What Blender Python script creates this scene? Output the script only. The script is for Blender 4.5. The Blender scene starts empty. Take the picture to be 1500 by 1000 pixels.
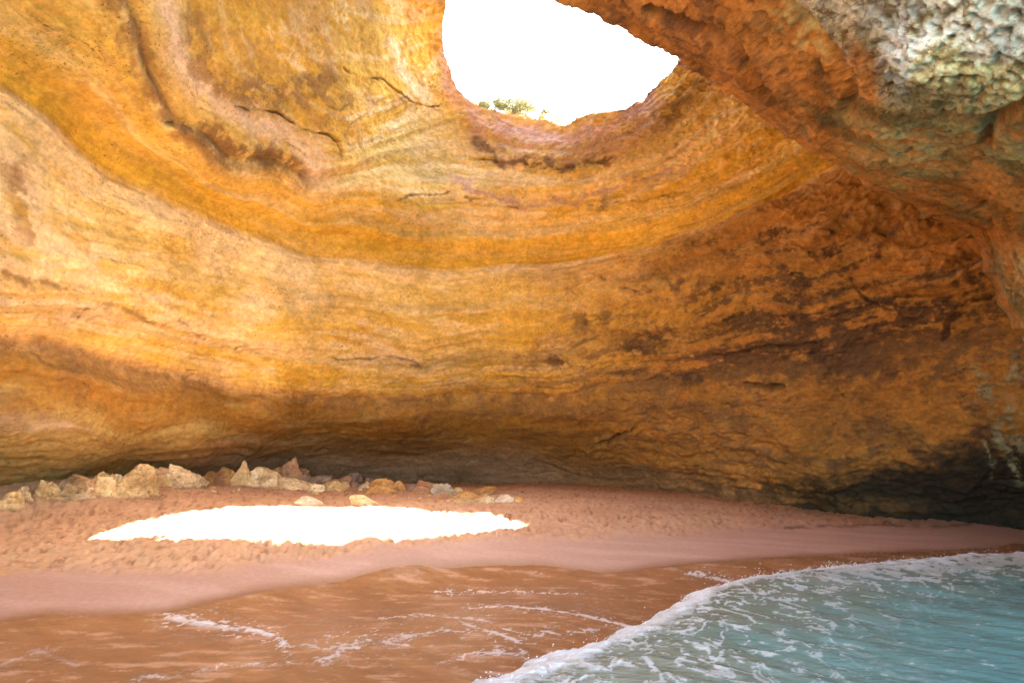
import bpy, math, random
import numpy as np

# ------------------------------------------------------------------ camera, light, exposure
sc = bpy.context.scene
PITCH = math.atan(0.16)
CP, SP = math.cos(PITCH), math.sin(PITCH)
CAM = np.array([0.0, 0.0, 3.0])
cam_data = bpy.data.cameras.new("camera")
cam = bpy.data.objects.new("camera", cam_data)
sc.collection.objects.link(cam)
cam.location = CAM
cam.rotation_euler = (math.radians(90) + PITCH, 0, 0)
cam_data.sensor_width = 36.0
cam_data.lens = 24.0
cam_data.clip_start = 0.1
cam_data.clip_end = 9000
sc.camera = cam

SUN = np.array([0.35, 0.40, 1.0])
SUN_EL = math.atan2(1.0, math.hypot(SUN[0], SUN[1]))
SUN_AZ = math.atan2(SUN[0], SUN[1])          # clockwise from +Y
world = bpy.data.worlds.new("World")
sc.world = world
world.use_nodes = True
wn = world.node_tree
bg = wn.nodes["Background"]
sky = wn.nodes.new("ShaderNodeTexSky")
sky.sky_type = 'NISHITA'
sky.sun_disc = False
sky.sun_elevation = SUN_EL
sky.sun_rotation = SUN_AZ
sky.dust_density = 2.5
wn.links.new(sky.outputs[0], bg.inputs[0])
bg.inputs[1].default_value = 0.15
sun_data = bpy.data.lights.new("sun", 'SUN')
sun_data.energy = 5.0
sun_data.angle = math.radians(0.5)
sun_data.color = (1.0, 0.95, 0.88)
sun = bpy.data.objects.new("sun", sun_data)
sc.collection.objects.link(sun)
from mathutils import Vector
sun.rotation_euler = Vector(SUN).to_track_quat('Z', 'Y').to_euler()
vs = sc.view_settings
vs.view_transform = 'Standard'
vs.look = 'None'
vs.gamma = 1.0
vs.use_curve_mapping = False
vs.exposure = 3.97
sc.cycles.max_bounces = 10
sc.cycles.diffuse_bounces = 8
sc.cycles.glossy_bounces = 3
sc.cycles.use_denoising = True
sc.cycles.sample_clamp_indirect = 6.0

# ------------------------------------------------------------------ numpy helpers
rng = np.random.RandomState(7)
_perm = rng.permutation(256)
_perm = np.concatenate([_perm, _perm, _perm]).astype(np.int32)
_g = rng.normal(size=(256, 3))
_g = (_g / np.linalg.norm(_g, axis=1, keepdims=True)).astype(np.float32)


def noise(x, y, z):
    x = np.asarray(x, np.float32); y = np.asarray(y, np.float32); z = np.asarray(z, np.float32)
    x, y, z = np.broadcast_arrays(x, y, z)
    xi = np.floor(x).astype(np.int32); yi = np.floor(y).astype(np.int32); zi = np.floor(z).astype(np.int32)
    xf = x - xi; yf = y - yi; zf = z - zi
    u = xf * xf * xf * (xf * (xf * 6 - 15) + 10)
    v = yf * yf * yf * (yf * (yf * 6 - 15) + 10)
    w = zf * zf * zf * (zf * (zf * 6 - 15) + 10)
    xi &= 255; yi &= 255; zi &= 255
    out = 0
    for dx in (0, 1):
        a = _perm[xi + dx]
        wx = u if dx else 1 - u
        for dy in (0, 1):
            b = _perm[a + yi + dy]
            wy = v if dy else 1 - v
            for dz in (0, 1):
                g = _g[_perm[b + zi + dz] & 255]
                wz = w if dz else 1 - w
                out = out + wx * wy * wz * (g[..., 0] * (xf - dx) + g[..., 1] * (yf - dy) + g[..., 2] * (zf - dz))
    return out * 1.6


def fbm(x, y, z, octs=5, gain=0.5, lac=2.03):
    a = 1.0; s = 0; t = 0
    for i in range(octs):
        s = s + a * noise(x, y, z + 17.3 * i); t += a
        x = x * lac; y = y * lac; z = z * lac; a *= gain
    return s / t


def ridged(x, y, z, octs=4, gain=0.5):
    a = 1.0; s = 0; t = 0
    for i in range(octs):
        s = s + a * (1 - np.abs(noise(x, y, z + 9.1 * i)) * 1.8); t += a
        x = x * 2.1; y = y * 2.1; z = z * 2.1; a *= gain
    return s / t


def smooth(a, b, x):
    t = np.clip((x - a) / (b - a), 0, 1)
    return t * t * (3 - 2 * t)


def ray(px, py):
    a = (np.asarray(px, float) - 750) / 1000; b = (500 - np.asarray(py, float)) / 1000
    return np.stack([a, CP - SP * b, SP + CP * b], -1)


def azel(v):
    return np.arctan2(v[..., 0], v[..., 1]), np.arctan2(v[..., 2], np.hypot(v[..., 0], v[..., 1]))


def project(p):
    """world -> survey coordinates on the 1500x1000 grid (points behind are pushed far off)"""
    d = p - CAM
    f = d[..., 1] * CP + d[..., 2] * SP
    up = -d[..., 1] * SP + d[..., 2] * CP
    ok = f > 0.15 * np.linalg.norm(d, axis=-1)
    f = np.where(ok, f, 1)
    return np.where(ok, 750 + 1000 * d[..., 0] / f, np.where(d[..., 0] > 0, 5000, -4000)), np.where(ok, 500 - 1000 * up / f, -2000)


class RBF:
    def __init__(s, pts, vals, lam=1e-4):
        s.p = np.asarray(pts, float); v = np.asarray(vals, float); n = len(s.p)
        K = s.k(s.p, s.p) + lam * np.eye(n)
        P = np.concatenate([np.ones((n, 1)), s.p], 1)
        A = np.block([[K, P], [P.T, np.zeros((3, 3))]])
        s.w = np.linalg.solve(A, np.concatenate([v, np.zeros(3)]))

    def k(s, a, b):
        r2 = ((a[:, None, :] - b[None, :, :]) ** 2).sum(-1)
        return 0.5 * r2 * np.log(r2 + 1e-12)

    def __call__(s, x, y):
        sh = np.shape(x)
        q = np.stack([np.ravel(x), np.ravel(y)], -1)
        out = np.empty(len(q))
        for i in range(0, len(q), 40000):
            c = q[i:i + 40000]
            out[i:i + 40000] = s.k(c, s.p) @ s.w[:-3] + s.w[-3] + c @ s.w[-2:]
        return out.reshape(sh)


def coarse_eval(f, xs, ys, step=6):
    """evaluate a smooth field on a thinned tensor grid and interpolate"""
    xi = np.unique(np.concatenate([np.arange(0, len(xs), step), [len(xs) - 1]]))
    yi = np.unique(np.concatenate([np.arange(0, len(ys), step), [len(ys) - 1]]))
    X, Y = np.meshgrid(xs[xi], ys[yi])
    v = f(X, Y)
    t = np.empty((len(yi), len(xs)))
    for j in range(len(yi)):
        t[j] = np.interp(xs, xs[xi], v[j])
    o = np.empty((len(ys), len(xs)))
    for i in range(len(xs)):
        o[:, i] = np.interp(ys, ys[yi], t[:, i])
    return o


def seg_dist(px, py, poly):
    """distance to a polyline; also returns the running parameter 0..1"""
    best = np.full(np.shape(px), 1e9); par = np.zeros(np.shape(px))
    poly = np.asarray(poly, float); n = len(poly) - 1
    for i in range(n):
        a = poly[i]; b = poly[i + 1]; ab = b - a
        t = np.clip(((px - a[0]) * ab[0] + (py - a[1]) * ab[1]) / (ab @ ab + 1e-9), 0, 1)
        d = np.hypot(px - a[0] - t * ab[0], py - a[1] - t * ab[1])
        m = d < best
        best = np.where(m, d, best); par = np.where(m, (i + t) / n, par)
    return best, par


def in_poly(x, y, poly):
    c = np.zeros(np.shape(x), bool); n = len(poly)
    for i in range(n):
        x1, y1 = poly[i]; x2, y2 = poly[(i + 1) % n]
        m = ((y1 > y) != (y2 > y)) & (x < (x2 - x1) * (y - y1) / (y2 - y1 + 1e-12) + x1)
        c ^= m
    return c


def mixc(a, b, t):
    t = np.asarray(t)[..., None]
    return a * (1 - t) + np.asarray(b) * t


def rampc(x, xs, cols):
    cols = np.asarray(cols, float)
    return np.stack([np.interp(x, xs, cols[:, i]) for i in range(3)], -1)


def mesh_from(name, V, F, col=None, extra=None, smooth_shade=True):
    me = bpy.data.meshes.new(name)
    V = np.ascontiguousarray(V, dtype=np.float32); F = np.ascontiguousarray(F, dtype=np.int32)
    k = F.shape[1]
    me.vertices.add(len(V)); me.vertices.foreach_set('co', V.ravel())
    me.loops.add(F.size); me.loops.foreach_set('vertex_index', F.ravel())
    me.polygons.add(len(F))
    me.polygons.foreach_set('loop_start', np.arange(0, F.size, k, dtype=np.int32))
    me.polygons.foreach_set('loop_total', np.full(len(F), k, dtype=np.int32))
    me.update(calc_edges=True)
    me.validate()
    if smooth_shade:
        me.polygons.foreach_set('use_smooth', np.ones(len(me.polygons), bool))
    if col is not None:
        a = me.color_attributes.new('Col', 'FLOAT_COLOR', 'POINT')
        c = np.ones((len(V), 4), np.float32); c[:, :3] = np.clip(col.reshape(-1, 3), 0.004, 0.95)
        a.data.foreach_set('color', c.ravel())
    for k_, v_ in (extra or {}).items():
        a = me.attributes.new(k_, 'FLOAT', 'POINT')
        a.data.foreach_set('value', np.ascontiguousarray(v_, dtype=np.float32).ravel())
    return me


def link(name, me, mat=None, parent=None, **props):
    o = bpy.data.objects.new(name, me)
    sc.collection.objects.link(o)
    if mat and me is not None and not me.materials:
        me.materials.append(mat)
    if parent:
        o.parent = parent
    for k, v in props.items():
        o[k] = v
    return o


def grid_faces(nr, nc, keep=None):
    i = np.arange(nr * nc).reshape(nr, nc)
    F = np.stack([i[:-1, :-1], i[:-1, 1:], i[1:, 1:], i[1:, :-1]], -1)
    if keep is not None:
        return F[keep]
    return F.reshape(-1, 4)


def grid_normals(P):
    du = np.gradient(P, axis=1); dv = np.gradient(P, axis=0)
    n = np.cross(du, dv)
    n /= np.linalg.norm(n, axis=-1, keepdims=True) + 1e-9
    s = np.sign(((CAM - P) * n).sum(-1, keepdims=True)); s[s == 0] = 1
    return n * s


# ------------------------------------------------------------------ materials
def new_mat(name):
    m = bpy.data.materials.new(name); m.use_nodes = True
    nt = m.node_tree
    return m, nt, nt.nodes, nt.links, nt.nodes['Principled BSDF']


def rock_material(name, fine=1.0, bump=0.6, rough=0.92, attr=True, base=(0.5, 0.35, 0.2), pores=0.6):
    m, nt, N, L, b = new_mat(name)
    geo = N.new('ShaderNodeNewGeometry')
    pos = geo.outputs['Position']

    def tex(scale, detail, rgh, vec, dist=0.0):
        n = N.new('ShaderNodeTexNoise'); n.inputs['Scale'].default_value = scale; n.inputs['Detail'].default_value = detail
        n.inputs['Roughness'].default_value = rgh; n.inputs['Distortion'].default_value = dist
        L.new(vec, n.inputs['Vector']); return n.outputs[0]

    def mrange(v, a, b_, c, d):
        r = N.new('ShaderNodeMapRange'); L.new(v, r.inputs[0])
        for k, x in zip((1, 2, 3, 4), (a, b_, c, d)):
            r.inputs[k].default_value = x
        return r.outputs[0]

    def mul(a, b_, fac=None):
        x = N.new('ShaderNodeMix'); x.data_type = 'RGBA'; x.blend_type = 'MULTIPLY'; x.inputs[0].default_value = 1
        L.new(a, x.inputs[6]); L.new(b_, x.inputs[7])
        if fac is not None:
            L.new(fac, x.inputs[0])
        return x.outputs[2]
    if attr:
        c = N.new('ShaderNodeAttribute'); c.attribute_name = 'Col'; csock = c.outputs['Color']
    else:
        c = N.new('ShaderNodeRGB'); c.outputs[0].default_value = (*base, 1); csock = c.outputs[0]
    mp = N.new('ShaderNodeMapping'); mp.inputs['Scale'].default_value = (1, 1, 1.5); L.new(pos, mp.inputs['Vector'])
    flat = tex(2.2 * fine, 12, .76, mp.outputs[0], .2)
    blot = tex(6.5 * fine, 8, .7, pos)
    region = tex(.55 * fine, 4, .6, pos)
    col = mul(csock, mrange(flat, .32, .68, .66, 1.26))
    col = mul(col, mrange(blot, .3, .7, .80, 1.16))
    # pores and small dark scabs, only where the rock is rough
    pm = mrange(tex(11 * fine, 6, .7, mp.outputs[0]), .36, .43, 1 - pores, 1.0)
    col = mul(col, pm, mrange(region, .46, .60, 0, 1))
    L.new(col, b.inputs['Base Color'])
    b.inputs['Roughness'].default_value = rough
    b.inputs['Specular IOR Level'].default_value = 0.25
    hgt = N.new('ShaderNodeMath'); hgt.operation = 'ADD'
    L.new(tex(5.0 * fine, 12, .78, mp.outputs[0]), hgt.inputs[0]); L.new(mrange(pm, 0, 1, 0, .35), hgt.inputs[1])
    bp = N.new('ShaderNodeBump'); bp.inputs['Strength'].default_value = bump; bp.inputs['Distance'].default_value = 0.16
    L.new(mrange(tex(.35 * fine, 5, .6, pos), .42, .62, bump * .35, bump), bp.inputs['Strength'])
    L.new(hgt.outputs[0], bp.inputs['Height']); L.new(bp.outputs[0], b.inputs['Normal'])
    return m


M_wall = rock_material('wall_rock', 1.0, 0.8, pores=.75)
M_arch = rock_material('arch_rock', 1.9, 1.0, pores=.75)
M_boulder = rock_material('boulder_rock', 2.4, 0.9)


def sand_material():
    m, nt, N, L, b = new_mat('sand')
    c = N.new('ShaderNodeAttribute'); c.attribute_name = 'Col'
    w = N.new('ShaderNodeAttribute'); w.attribute_name = 'wet'
    geo = N.new('ShaderNodeNewGeometry')
    n1 = N.new('ShaderNodeTexNoise'); n1.inputs['Scale'].default_value = 9; n1.inputs['Detail'].default_value = 10
    n1.inputs['Roughness'].default_value = 0.7
    L.new(geo.outputs['Position'], n1.inputs['Vector'])
    r1 = N.new('ShaderNodeMapRange'); r1.inputs[1].default_value = 0.3; r1.inputs[2].default_value = 0.7
    r1.inputs[3].default_value = 0.88; r1.inputs[4].default_value = 1.12
    L.new(n1.outputs[0], r1.inputs[0])
    mx = N.new('ShaderNodeMix'); mx.data_type = 'RGBA'; mx.blend_type = 'MULTIPLY'; mx.inputs[0].default_value = 1
    L.new(c.outputs['Color'], mx.inputs[6]); L.new(r1.outputs[0], mx.inputs[7])
    L.new(mx.outputs[2], b.inputs['Base Color'])
    r2 = N.new('ShaderNodeMapRange'); r2.inputs[3].default_value = 0.95; r2.inputs[4].default_value = 0.42
    L.new(w.outputs['Fac'], r2.inputs[0]); L.new(r2.outputs[0], b.inputs['Roughness'])
    b.inputs['Specular IOR Level'].default_value = 0.3
    bp = N.new('ShaderNodeBump'); bp.inputs['Distance'].default_value = 0.03
    r3 = N.new('ShaderNodeMapRange'); r3.inputs[3].default_value = 0.7; r3.inputs[4].default_value = 0.03
    L.new(w.outputs['Fac'], r3.inputs[0]); L.new(r3.outputs[0], bp.inputs['Strength'])
    L.new(n1.outputs[0], bp.inputs['Height']); L.new(bp.outputs[0], b.inputs['Normal'])
    return m


def water_material():
    m, nt, N, L, b = new_mat('sea_water')
    c = N.new('ShaderNodeAttribute'); c.attribute_name = 'Col'
    fo = N.new('ShaderNodeAttribute'); fo.attribute_name = 'foam'
    fi = N.new('ShaderNodeAttribute'); fi.attribute_name = 'film'
    geo = N.new('ShaderNodeNewGeometry')
    L.new(c.outputs['Color'], b.inputs['Base Color'])
    b.inputs['IOR'].default_value = 1.33
    r2 = N.new('ShaderNodeMapRange'); r2.inputs[3].default_value = 0.13; r2.inputs[4].default_value = 0.11
    L.new(fi.outputs['Fac'], r2.inputs[0])
    r3 = N.new('ShaderNodeMapRange'); r3.inputs[4].default_value = 0.75
    L.new(fo.outputs['Fac'], r3.inputs[0]); L.new(r2.outputs[0], r3.inputs[3])
    L.new(r3.outputs[0], b.inputs['Roughness'])
    mp = N.new('ShaderNodeMapping'); mp.inputs['Rotation'].default_value = (0, 0, math.radians(-40)); mp.inputs['Scale'].default_value = (1, 2.2, 1)
    L.new(geo.outputs['Position'], mp.inputs['Vector'])
    n1 = N.new('ShaderNodeTexNoise'); n1.inputs['Scale'].default_value = 3.2; n1.inputs['Detail'].default_value = 6
    n1.inputs['Roughness'].default_value = 0.6
    L.new(mp.outputs[0], n1.inputs['Vector'])
    bp = N.new('ShaderNodeBump'); bp.inputs['Distance'].default_value = 0.1
    r4 = N.new('ShaderNodeMapRange'); r4.inputs[3].default_value = 0.5; r4.inputs[4].default_value = 0.22
    L.new(fi.outputs['Fac'], r4.inputs[0]); L.new(r4.outputs[0], bp.inputs['Strength'])
    L.new(n1.outputs[0], bp.inputs['Height']); L.new(bp.outputs[0], b.inputs['Normal'])
    return m


M_sand = sand_material()
M_water = water_material()

# ------------------------------------------------------------------ sand height
def ground_pt(px, py, z):
    r = ray(px, py)
    return CAM + r * ((z - 3) / r[2])


sand_ctl = [(0, 690, 2.3), (-250, 700, 2.0), (120, 696, 2.1), (200, 700, 1.9), (400, 700, 1.62), (620, 708, 1.22), (800, 708, 1.28), (900, 711, 1.2),
            (1000, 722, 1.08), (1200, 746, .66), (1300, 752, .58), (1400, 757, .55), (1500, 760, .5), (1700, 790, .3),
            (430, 792, .78), (380, 738, 1.12), (137, 785, .85), (780, 760, .9), (600, 745, 1.1), (0, 760, 1.0), (0, 820, .62), (-300, 850, .5),
            (0, 845, .5), (300, 835, .5), (600, 810, .52), (900, 790, .48), (1200, 780, .35), (1450, 776, .3),
            (0, 912, .10), (240, 897, .10), (480, 855, .10), (640, 838, .11), (800, 830, .10), (1000, 825, .08), (1200, 812, .08), (1500, 795, .06),
            (0, 1000, -.02), (300, 960, 0.02), (500, 940, -.0), (750, 1000, -.12), (800, 900, 0.0), (1000, 950, -.3), (1500, 1000, -.8), (1500, 900, -.5),
            (1200, 900, -.35), (1900, 950, -.8), (-400, 1000, 0)]
_sp = np.array([ground_pt(*c) for c in sand_ctl])
sand_rbf = RBF(_sp[:, :2] / 20, _sp[:, 2], 1e-3)


def sand_base(x, y):
    z = sand_rbf(np.asarray(x) / 20, np.asarray(y) / 20)
    d = np.hypot(x, y)
    z = np.where(d < 8, z - (8 - d) * 0.12, z)
    return np.clip(z, -2.5, 3.4)


waterline = [(-900, 960), (-300, 935), (0, 912), (60, 905), (150, 902), (240, 897), (300, 887), (400, 868), (480, 855), (560, 845), (640, 837), (720, 831), (800, 829), (850, 831),
             (880, 834), (930, 831), (1000, 825), (1100, 818), (1200, 812), (1350, 803), (1500, 795), (2000, 780)]
crest_px = [(560, 1080), (620, 1040), (700, 1000), (790, 965), (880, 935), (930, 915), (975, 893), (1010, 872), (1060, 858), (1110, 849), (1200, 837), (1300, 827), (1400, 819), (1500, 814), (1800, 806), (2600, 805)]


def to_ground(poly, z):
    return np.array([ground_pt(x, y, z)[:2] for x, y in poly])


WL = to_ground(waterline, .10)
CR = to_ground(crest_px, .12)


def above_line(x, y, line):
    """+ : landward (farther from camera) of the line, measured as signed distance"""
    d, _ = seg_dist(x, y, line)
    az = np.arctan2(x, y); la = np.arctan2(line[:, 0], line[:, 1]); lr = np.hypot(line[:, 0], line[:, 1])
    o = np.argsort(la)
    r = np.interp(az, la[o], lr[o])
    return np.where(np.hypot(x, y) > r, d, -d)


def build_sand():
    az = np.radians(np.concatenate([np.linspace(-115, -44, 60)[:-1], np.linspace(-44, 44, 860), np.linspace(44, 115, 60)[1:]]))
    inv = np.linspace(1 / 7.0, 1 / 46.0, 380)
    d = np.concatenate([[3, 5], 1 / inv, [52, 60]])
    A, D = np.meshgrid(az, d)
    X = np.sin(A) * D; Y = np.cos(A) * D
    Z = sand_base(X, Y)
    wl = above_line(X, Y, WL)
    px, py = project(np.stack([X, Y, Z], -1))
    # churned dry sand above the berm
    berm_line = [(-900, 860), (0, 842), (150, 838), (330, 836), (480, 818), (640, 795), (800, 789), (950, 785), (1150, 776), (1300, 771), (1420, 764), (1500, 764), (2500, 764)]
    by = np.interp(px, [p[0] for p in berm_line], [p[1] for p in berm_line])
    churn = smooth(-7, 16, by - py + 16 * fbm(X * .7, Y * .9, 1.0, 4))
    churn = np.where(D < 9, 0, churn)
    tread = fbm(X * 1.1, Y * 1.1, 4.0, 3)
    n1 = noise(X * 4.2, Y * 3.0, 3.1); n2 = noise(X * 9.5, Y * 5.0, 7.7); n3 = noise(X * 1.1, Y * 1.1, 9.7)
    pits = np.minimum(0, n1 + .05) * .20 + np.minimum(0, n2) * .15 + np.maximum(0, n1 - .15) * 0.06
    amp = .45 + .9 * smooth(-.2, .4, tread)
    Z = Z + churn * (pits * amp + n3 * .05) + fbm(X * .25, Y * .25, 2.0, 3) * .05 * smooth(0, 3, wl)
    Z = Z + (1 - churn) * 0.006 * noise(X * 2, Y * 2, 0)
    # a small scarp and tide line on the right
    sc_d, _ = seg_dist(px, py, [(1150, 772), (1300, 768), (1380, 770), (1440, 765), (1500, 768)])
    dry = np.array([.56, .335, .205]); dry2 = np.array([.43, .235, .14]); damp = np.array([.45, .265, .20]); wet = np.array([.27, .125, .06])
    dash = noise(X * 5.5 + n3, Y * 2.3, 21.0) + .5 * noise(X * 12, Y * 4.5, 23.0)
    dash = smooth(.20, .50, dash) * (.45 + .55 * smooth(-.3, .3, tread))
    lefty = smooth(700, 0, px)
    C = mixc(np.broadcast_to(dry, X.shape + (3,)), dry2, smooth(-.3, .45, fbm(X * .5, Y * .9, 3, 4)) * .6)
    C = mixc(C, (.60, .38, .19), lefty * .35)
    C = mixc(C, (.30, .15, .08), churn * smooth(.05, .22, -pits) * .8)  # hollows of the pits darkened in the colour, as ambient shade
    C = mixc(C, (.25, .115, .055), churn * dash * .8)
    C = mixc(C, (.66, .45, .29), churn * smooth(.3, .6, noise(X * 4.5, Y * 2.6, 51)) * .5)
    streak = fbm(X * .25, Y * 2.0, 5, 4)
    Cd = mixc(np.broadcast_to(damp, X.shape + (3,)), (.56, .37, .30), smooth(-.2, .4, streak) * .5)
    C = mixc(Cd, C, churn)
    wetness = smooth(.55, -.15, wl + .3 * fbm(X * .4, Y * .4, 8, 3))
    C = mixc(C, wet, wetness)
    C = mixc(C, (.20, .10, .06), smooth(3.5, 1, sc_d) * smooth(-.25, .1, fbm(X * 2, Y * 2, 1, 3)) * .9)
    W = 1 - churn; W = np.clip(W * .5 + wetness * .5, 0, 1)
    me = mesh_from('sand_beach', np.stack([X, Y, Z], -1).reshape(-1, 3), grid_faces(*X.shape), C, {'wet': W})
    link('sand_beach', me, M_sand, kind='structure')
    return X, Y, Z


# ------------------------------------------------------------------ the oculus rim (triangulated from its outline and the sunlit patch)
patch_px = [(137, 785), (165, 774), (200, 762), (225, 753), (260, 748), (320, 742), (380, 738), (440, 739), (500, 741), (570, 744), (640, 746), (730, 752), (780, 760), (755, 767), (730, 772), (690, 775), (640, 780),
            (600, 785), (560, 787), (520, 791), (480, 792), (440, 789), (400, 787), (330, 785), (260, 786), (200, 786)]
PATCH = []
for x_, y_ in patch_px:
    z_ = .9
    for _ in range(12):
        p_ = ground_pt(x_, y_, z_); z_ = .5 * z_ + .5 * float(sand_base(np.array([p_[0]]), np.array([p_[1]]))[0])
    PATCH.append(p_)
PATCH = np.array(PATCH)
rim_vis = [(653, 5), (648, 50), (652, 80), (657, 98), (668, 128), (690, 150), (715, 160), (740, 166), (770, 172), (800, 178), (828, 187), (845, 178), (862, 172), (885, 168), (905, 164), (935, 150), (955, 132), (968, 118), (992, 90)]
rim_t = [32.0, 32.6, 33.2, 33.8, 34.4, 34.6, 34.4, 34.2, 33.8, 33.4, 32.6, 32.3, 32.2, 32.0, 31.8, 31.6, 31.5, 31.5, 31.6]
RIM = [CAM + ray(x, y) * t for (x, y), t in zip(rim_vis, rim_t)]
# hidden near side: carried up from the near edge of the patch along the sun
near = [(12, 22.0), (13, 22.9), (15, 24.2), (16, 24.8), (17, 25.1), (18, 25.3), (20, 25.4), (22, 25.3), (23, 25.0), (24, 24.6), (25, 24.2), (0, 23.6)]
for i, z in near:
    p = PATCH[i]
    RIM.append(p + SUN * (z - p[2]))
RIM = np.array(RIM)
RIMC = RIM.mean(0)
rim_az, rim_el = azel(RIM - CAM)

# ------------------------------------------------------------------ cave shell, as range over direction from the mouth
shell_ctl = [(0, 695, 22), (-300, 690, 17), (200, 700, 29), (400, 700, 35), (620, 706, 38.5), (800, 708, 37.5), (1000, 722, 32), (1200, 746, 27.5), (1400, 757, 25), (1500, 760, 23.5), (1700, 790, 18), (2200, 800, 13),
             (0, 760, 23), (400, 760, 35.5), (800, 760, 37.5), (1200, 790, 27.5), (1500, 800, 23.5), (-300, 780, 17),
             (0, 655, 20.8), (150, 660, 24.0), (250, 655, 27), (390, 645, 32.4), (450, 640, 34), (600, 645, 36.3), (850, 650, 35.3), (1000, 668, 31), (1200, 705, 26.4), (1400, 700, 24), (1500, 690, 22.5),
             (0, 590, 20), (200, 615, 25), (380, 610, 29.5), (600, 615, 34), (850, 610, 33), (1050, 600, 29), (1250, 600, 26), (1500, 580, 21.5),
             (0, 495, 20), (200, 535, 25), (340, 572, 29.3), (600, 580, 34.2), (800, 572, 33.5), (1000, 545, 29.5), (1200, 520, 26), (1400, 470, 23),
             (0, 400, 18.7), (200, 440, 23.6), (400, 450, 28.8), (600, 460, 33), (800, 460, 32.8), (1000, 440, 29), (1200, 400, 25.6), (1400, 390, 23),
             (0, 130, 18.2), (100, 190, 20.2), (200, 270, 23), (350, 335, 27.5), (480, 375, 31), (600, 388, 33), (800, 372, 33.2), (1000, 335, 30), (1150, 280, 28), (1225, 240, 27.5), (1400, 200, 26),
             (600, 300, 32), (800, 270, 32.6), (1000, 220, 30.6), (450, 250, 27.8), (300, 240, 23.6), (200, 130, 20.5), (1080, 130, 31), (1250, 50, 30),
             (250, 60, 20.5), (0, 0, 16.7), (100, 40, 18.2), (330, 120, 23.2), (420, 100, 25.6), (500, 50, 27.4), (600, 0, 31.2), (600, 100, 32.4), (520, 190, 29.6), (600, 170, 33.5), (640, 205, 34.6), (350, 0, 22.5), (450, -60, 25),
             (0, -300, 15.5), (300, -300, 19.5), (600, -300, 27), (-300, 400, 14), (-300, 0, 13.5), (-300, 600, 15.5), (-900, 400, 8.5), (-900, 0, 8.5), (-900, 700, 9), (-900, -400, 8.5),
             (1800, 400, 17), (1800, 0, 20), (1800, -400, 18), (2500, 400, 9), (2500, 0, 10), (2500, 800, 9)]
pts, vals = [], []
for x, y, t in shell_ctl:
    r = ray(x, y)
    a, e = azel(r)
    pts.append((a, e)); vals.append(math.log(t * np.linalg.norm(r)))
for p in RIM:
    d = p - CAM; a, e = azel(d); pts.append((a, e)); vals.append(math.log(np.linalg.norm(d)))
for az_, el_, rr in [(-90, 0, 13), (-90, 40, 15), (90, 0, 14), (90, 40, 18), (-120, 0, 14), (120, 0, 15), (-120, 50, 20), (120, 50, 22), (-180, 60, 24), (180, 60, 24), (-60, 70, 22), (60, 70, 24), (0, 70, 27), (0, 89, 24), (-90, 89, 24), (90, 89, 24), (180, 89, 24), (-180, 89, 24), (0, 52, 33), (30, 55, 30), (-30, 50, 24)]:
    pts.append((math.radians(az_), math.radians(el_))); vals.append(math.log(rr))
shell_rbf = RBF(pts, vals, 2e-4)

S_lines = {
    -1: [(0, 800), (400, 800), (800, 800), (1200, 830), (1500, 840)],
    0: [(0, 690), (200, 700), (400, 700), (620, 708), (800, 708), (1000, 722), (1200, 746), (1400, 757), (1500, 760)],
    1: [(0, 640), (200, 655), (390, 645), (600, 655), (850, 662), (1000, 688), (1200, 712), (1400, 722), (1500, 722)],
    2: [(0, 495), (100, 512), (200, 537), (300, 557), (400, 578), (500, 581), (600, 580), (700, 577), (880, 565), (1000, 550), (1100, 535), (1200, 522), (1300, 500), (1440, 470)],
    3: [(0, 440), (150, 462), (300, 495), (400, 512), (520, 520), (620, 530), (800, 520), (1000, 490), (1200, 455), (1400, 420)],
    4: [(0, 330), (150, 370), (300, 410), (450, 440), (600, 455), (800, 445), (1000, 415), (1200, 360), (1350, 330)],
    5: [(0, 130), (60, 170), (130, 240), (200, 283), (300, 322), (400, 357), (500, 379), (600, 390), (750, 388), (900, 370), (1000, 345), (1100, 305), (1180, 265), (1235, 240)],
    6: [(0, 60), (60, 110), (150, 170), (250, 250), (350, 300), (450, 337), (600, 355), (750, 358), (900, 345), (1000, 320), (1100, 275), (1180, 230)],
    7: [(0, -80), (150, 50), (200, 130), (280, 215), (400, 265), (500, 290), (600, 310), (750, 315), (900, 300), (1000, 270), (1080, 230), (1150, 180)],
    8: [(100, -100), (190, 0), (215, 100), (260, 180), (340, 235), (450, 262), (560, 240), (650, 235), (750, 248), (830, 252), (900, 238), (980, 190), (1040, 130)],
    9: [(280, 0), (300, 120), (370, 165), (450, 190), (500, 215), (600, 170), (668, 135), (740, 170), (828, 190), (900, 168), (960, 130)],
    10: [(400, 0), (500, 60), (600, 60)],
}
sp_, sv_ = [], []
for s_, l_ in S_lines.items():
    for x, y in l_:
        sp_.append((x / 1000, y / 1000)); sv_.append(s_)
S_rbf = RBF(sp_, sv_, 5e-4)


def patchmask(px, py, cx, cy, rx, ry, ang=0.0):
    c, s = math.cos(math.radians(ang)), math.sin(math.radians(ang))
    dx = px - cx; dy = py - cy
    u = (dx * c + dy * s) / rx; v = (-dx * s + dy * c) / ry
    return np.exp(-(u * u + v * v))


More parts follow.
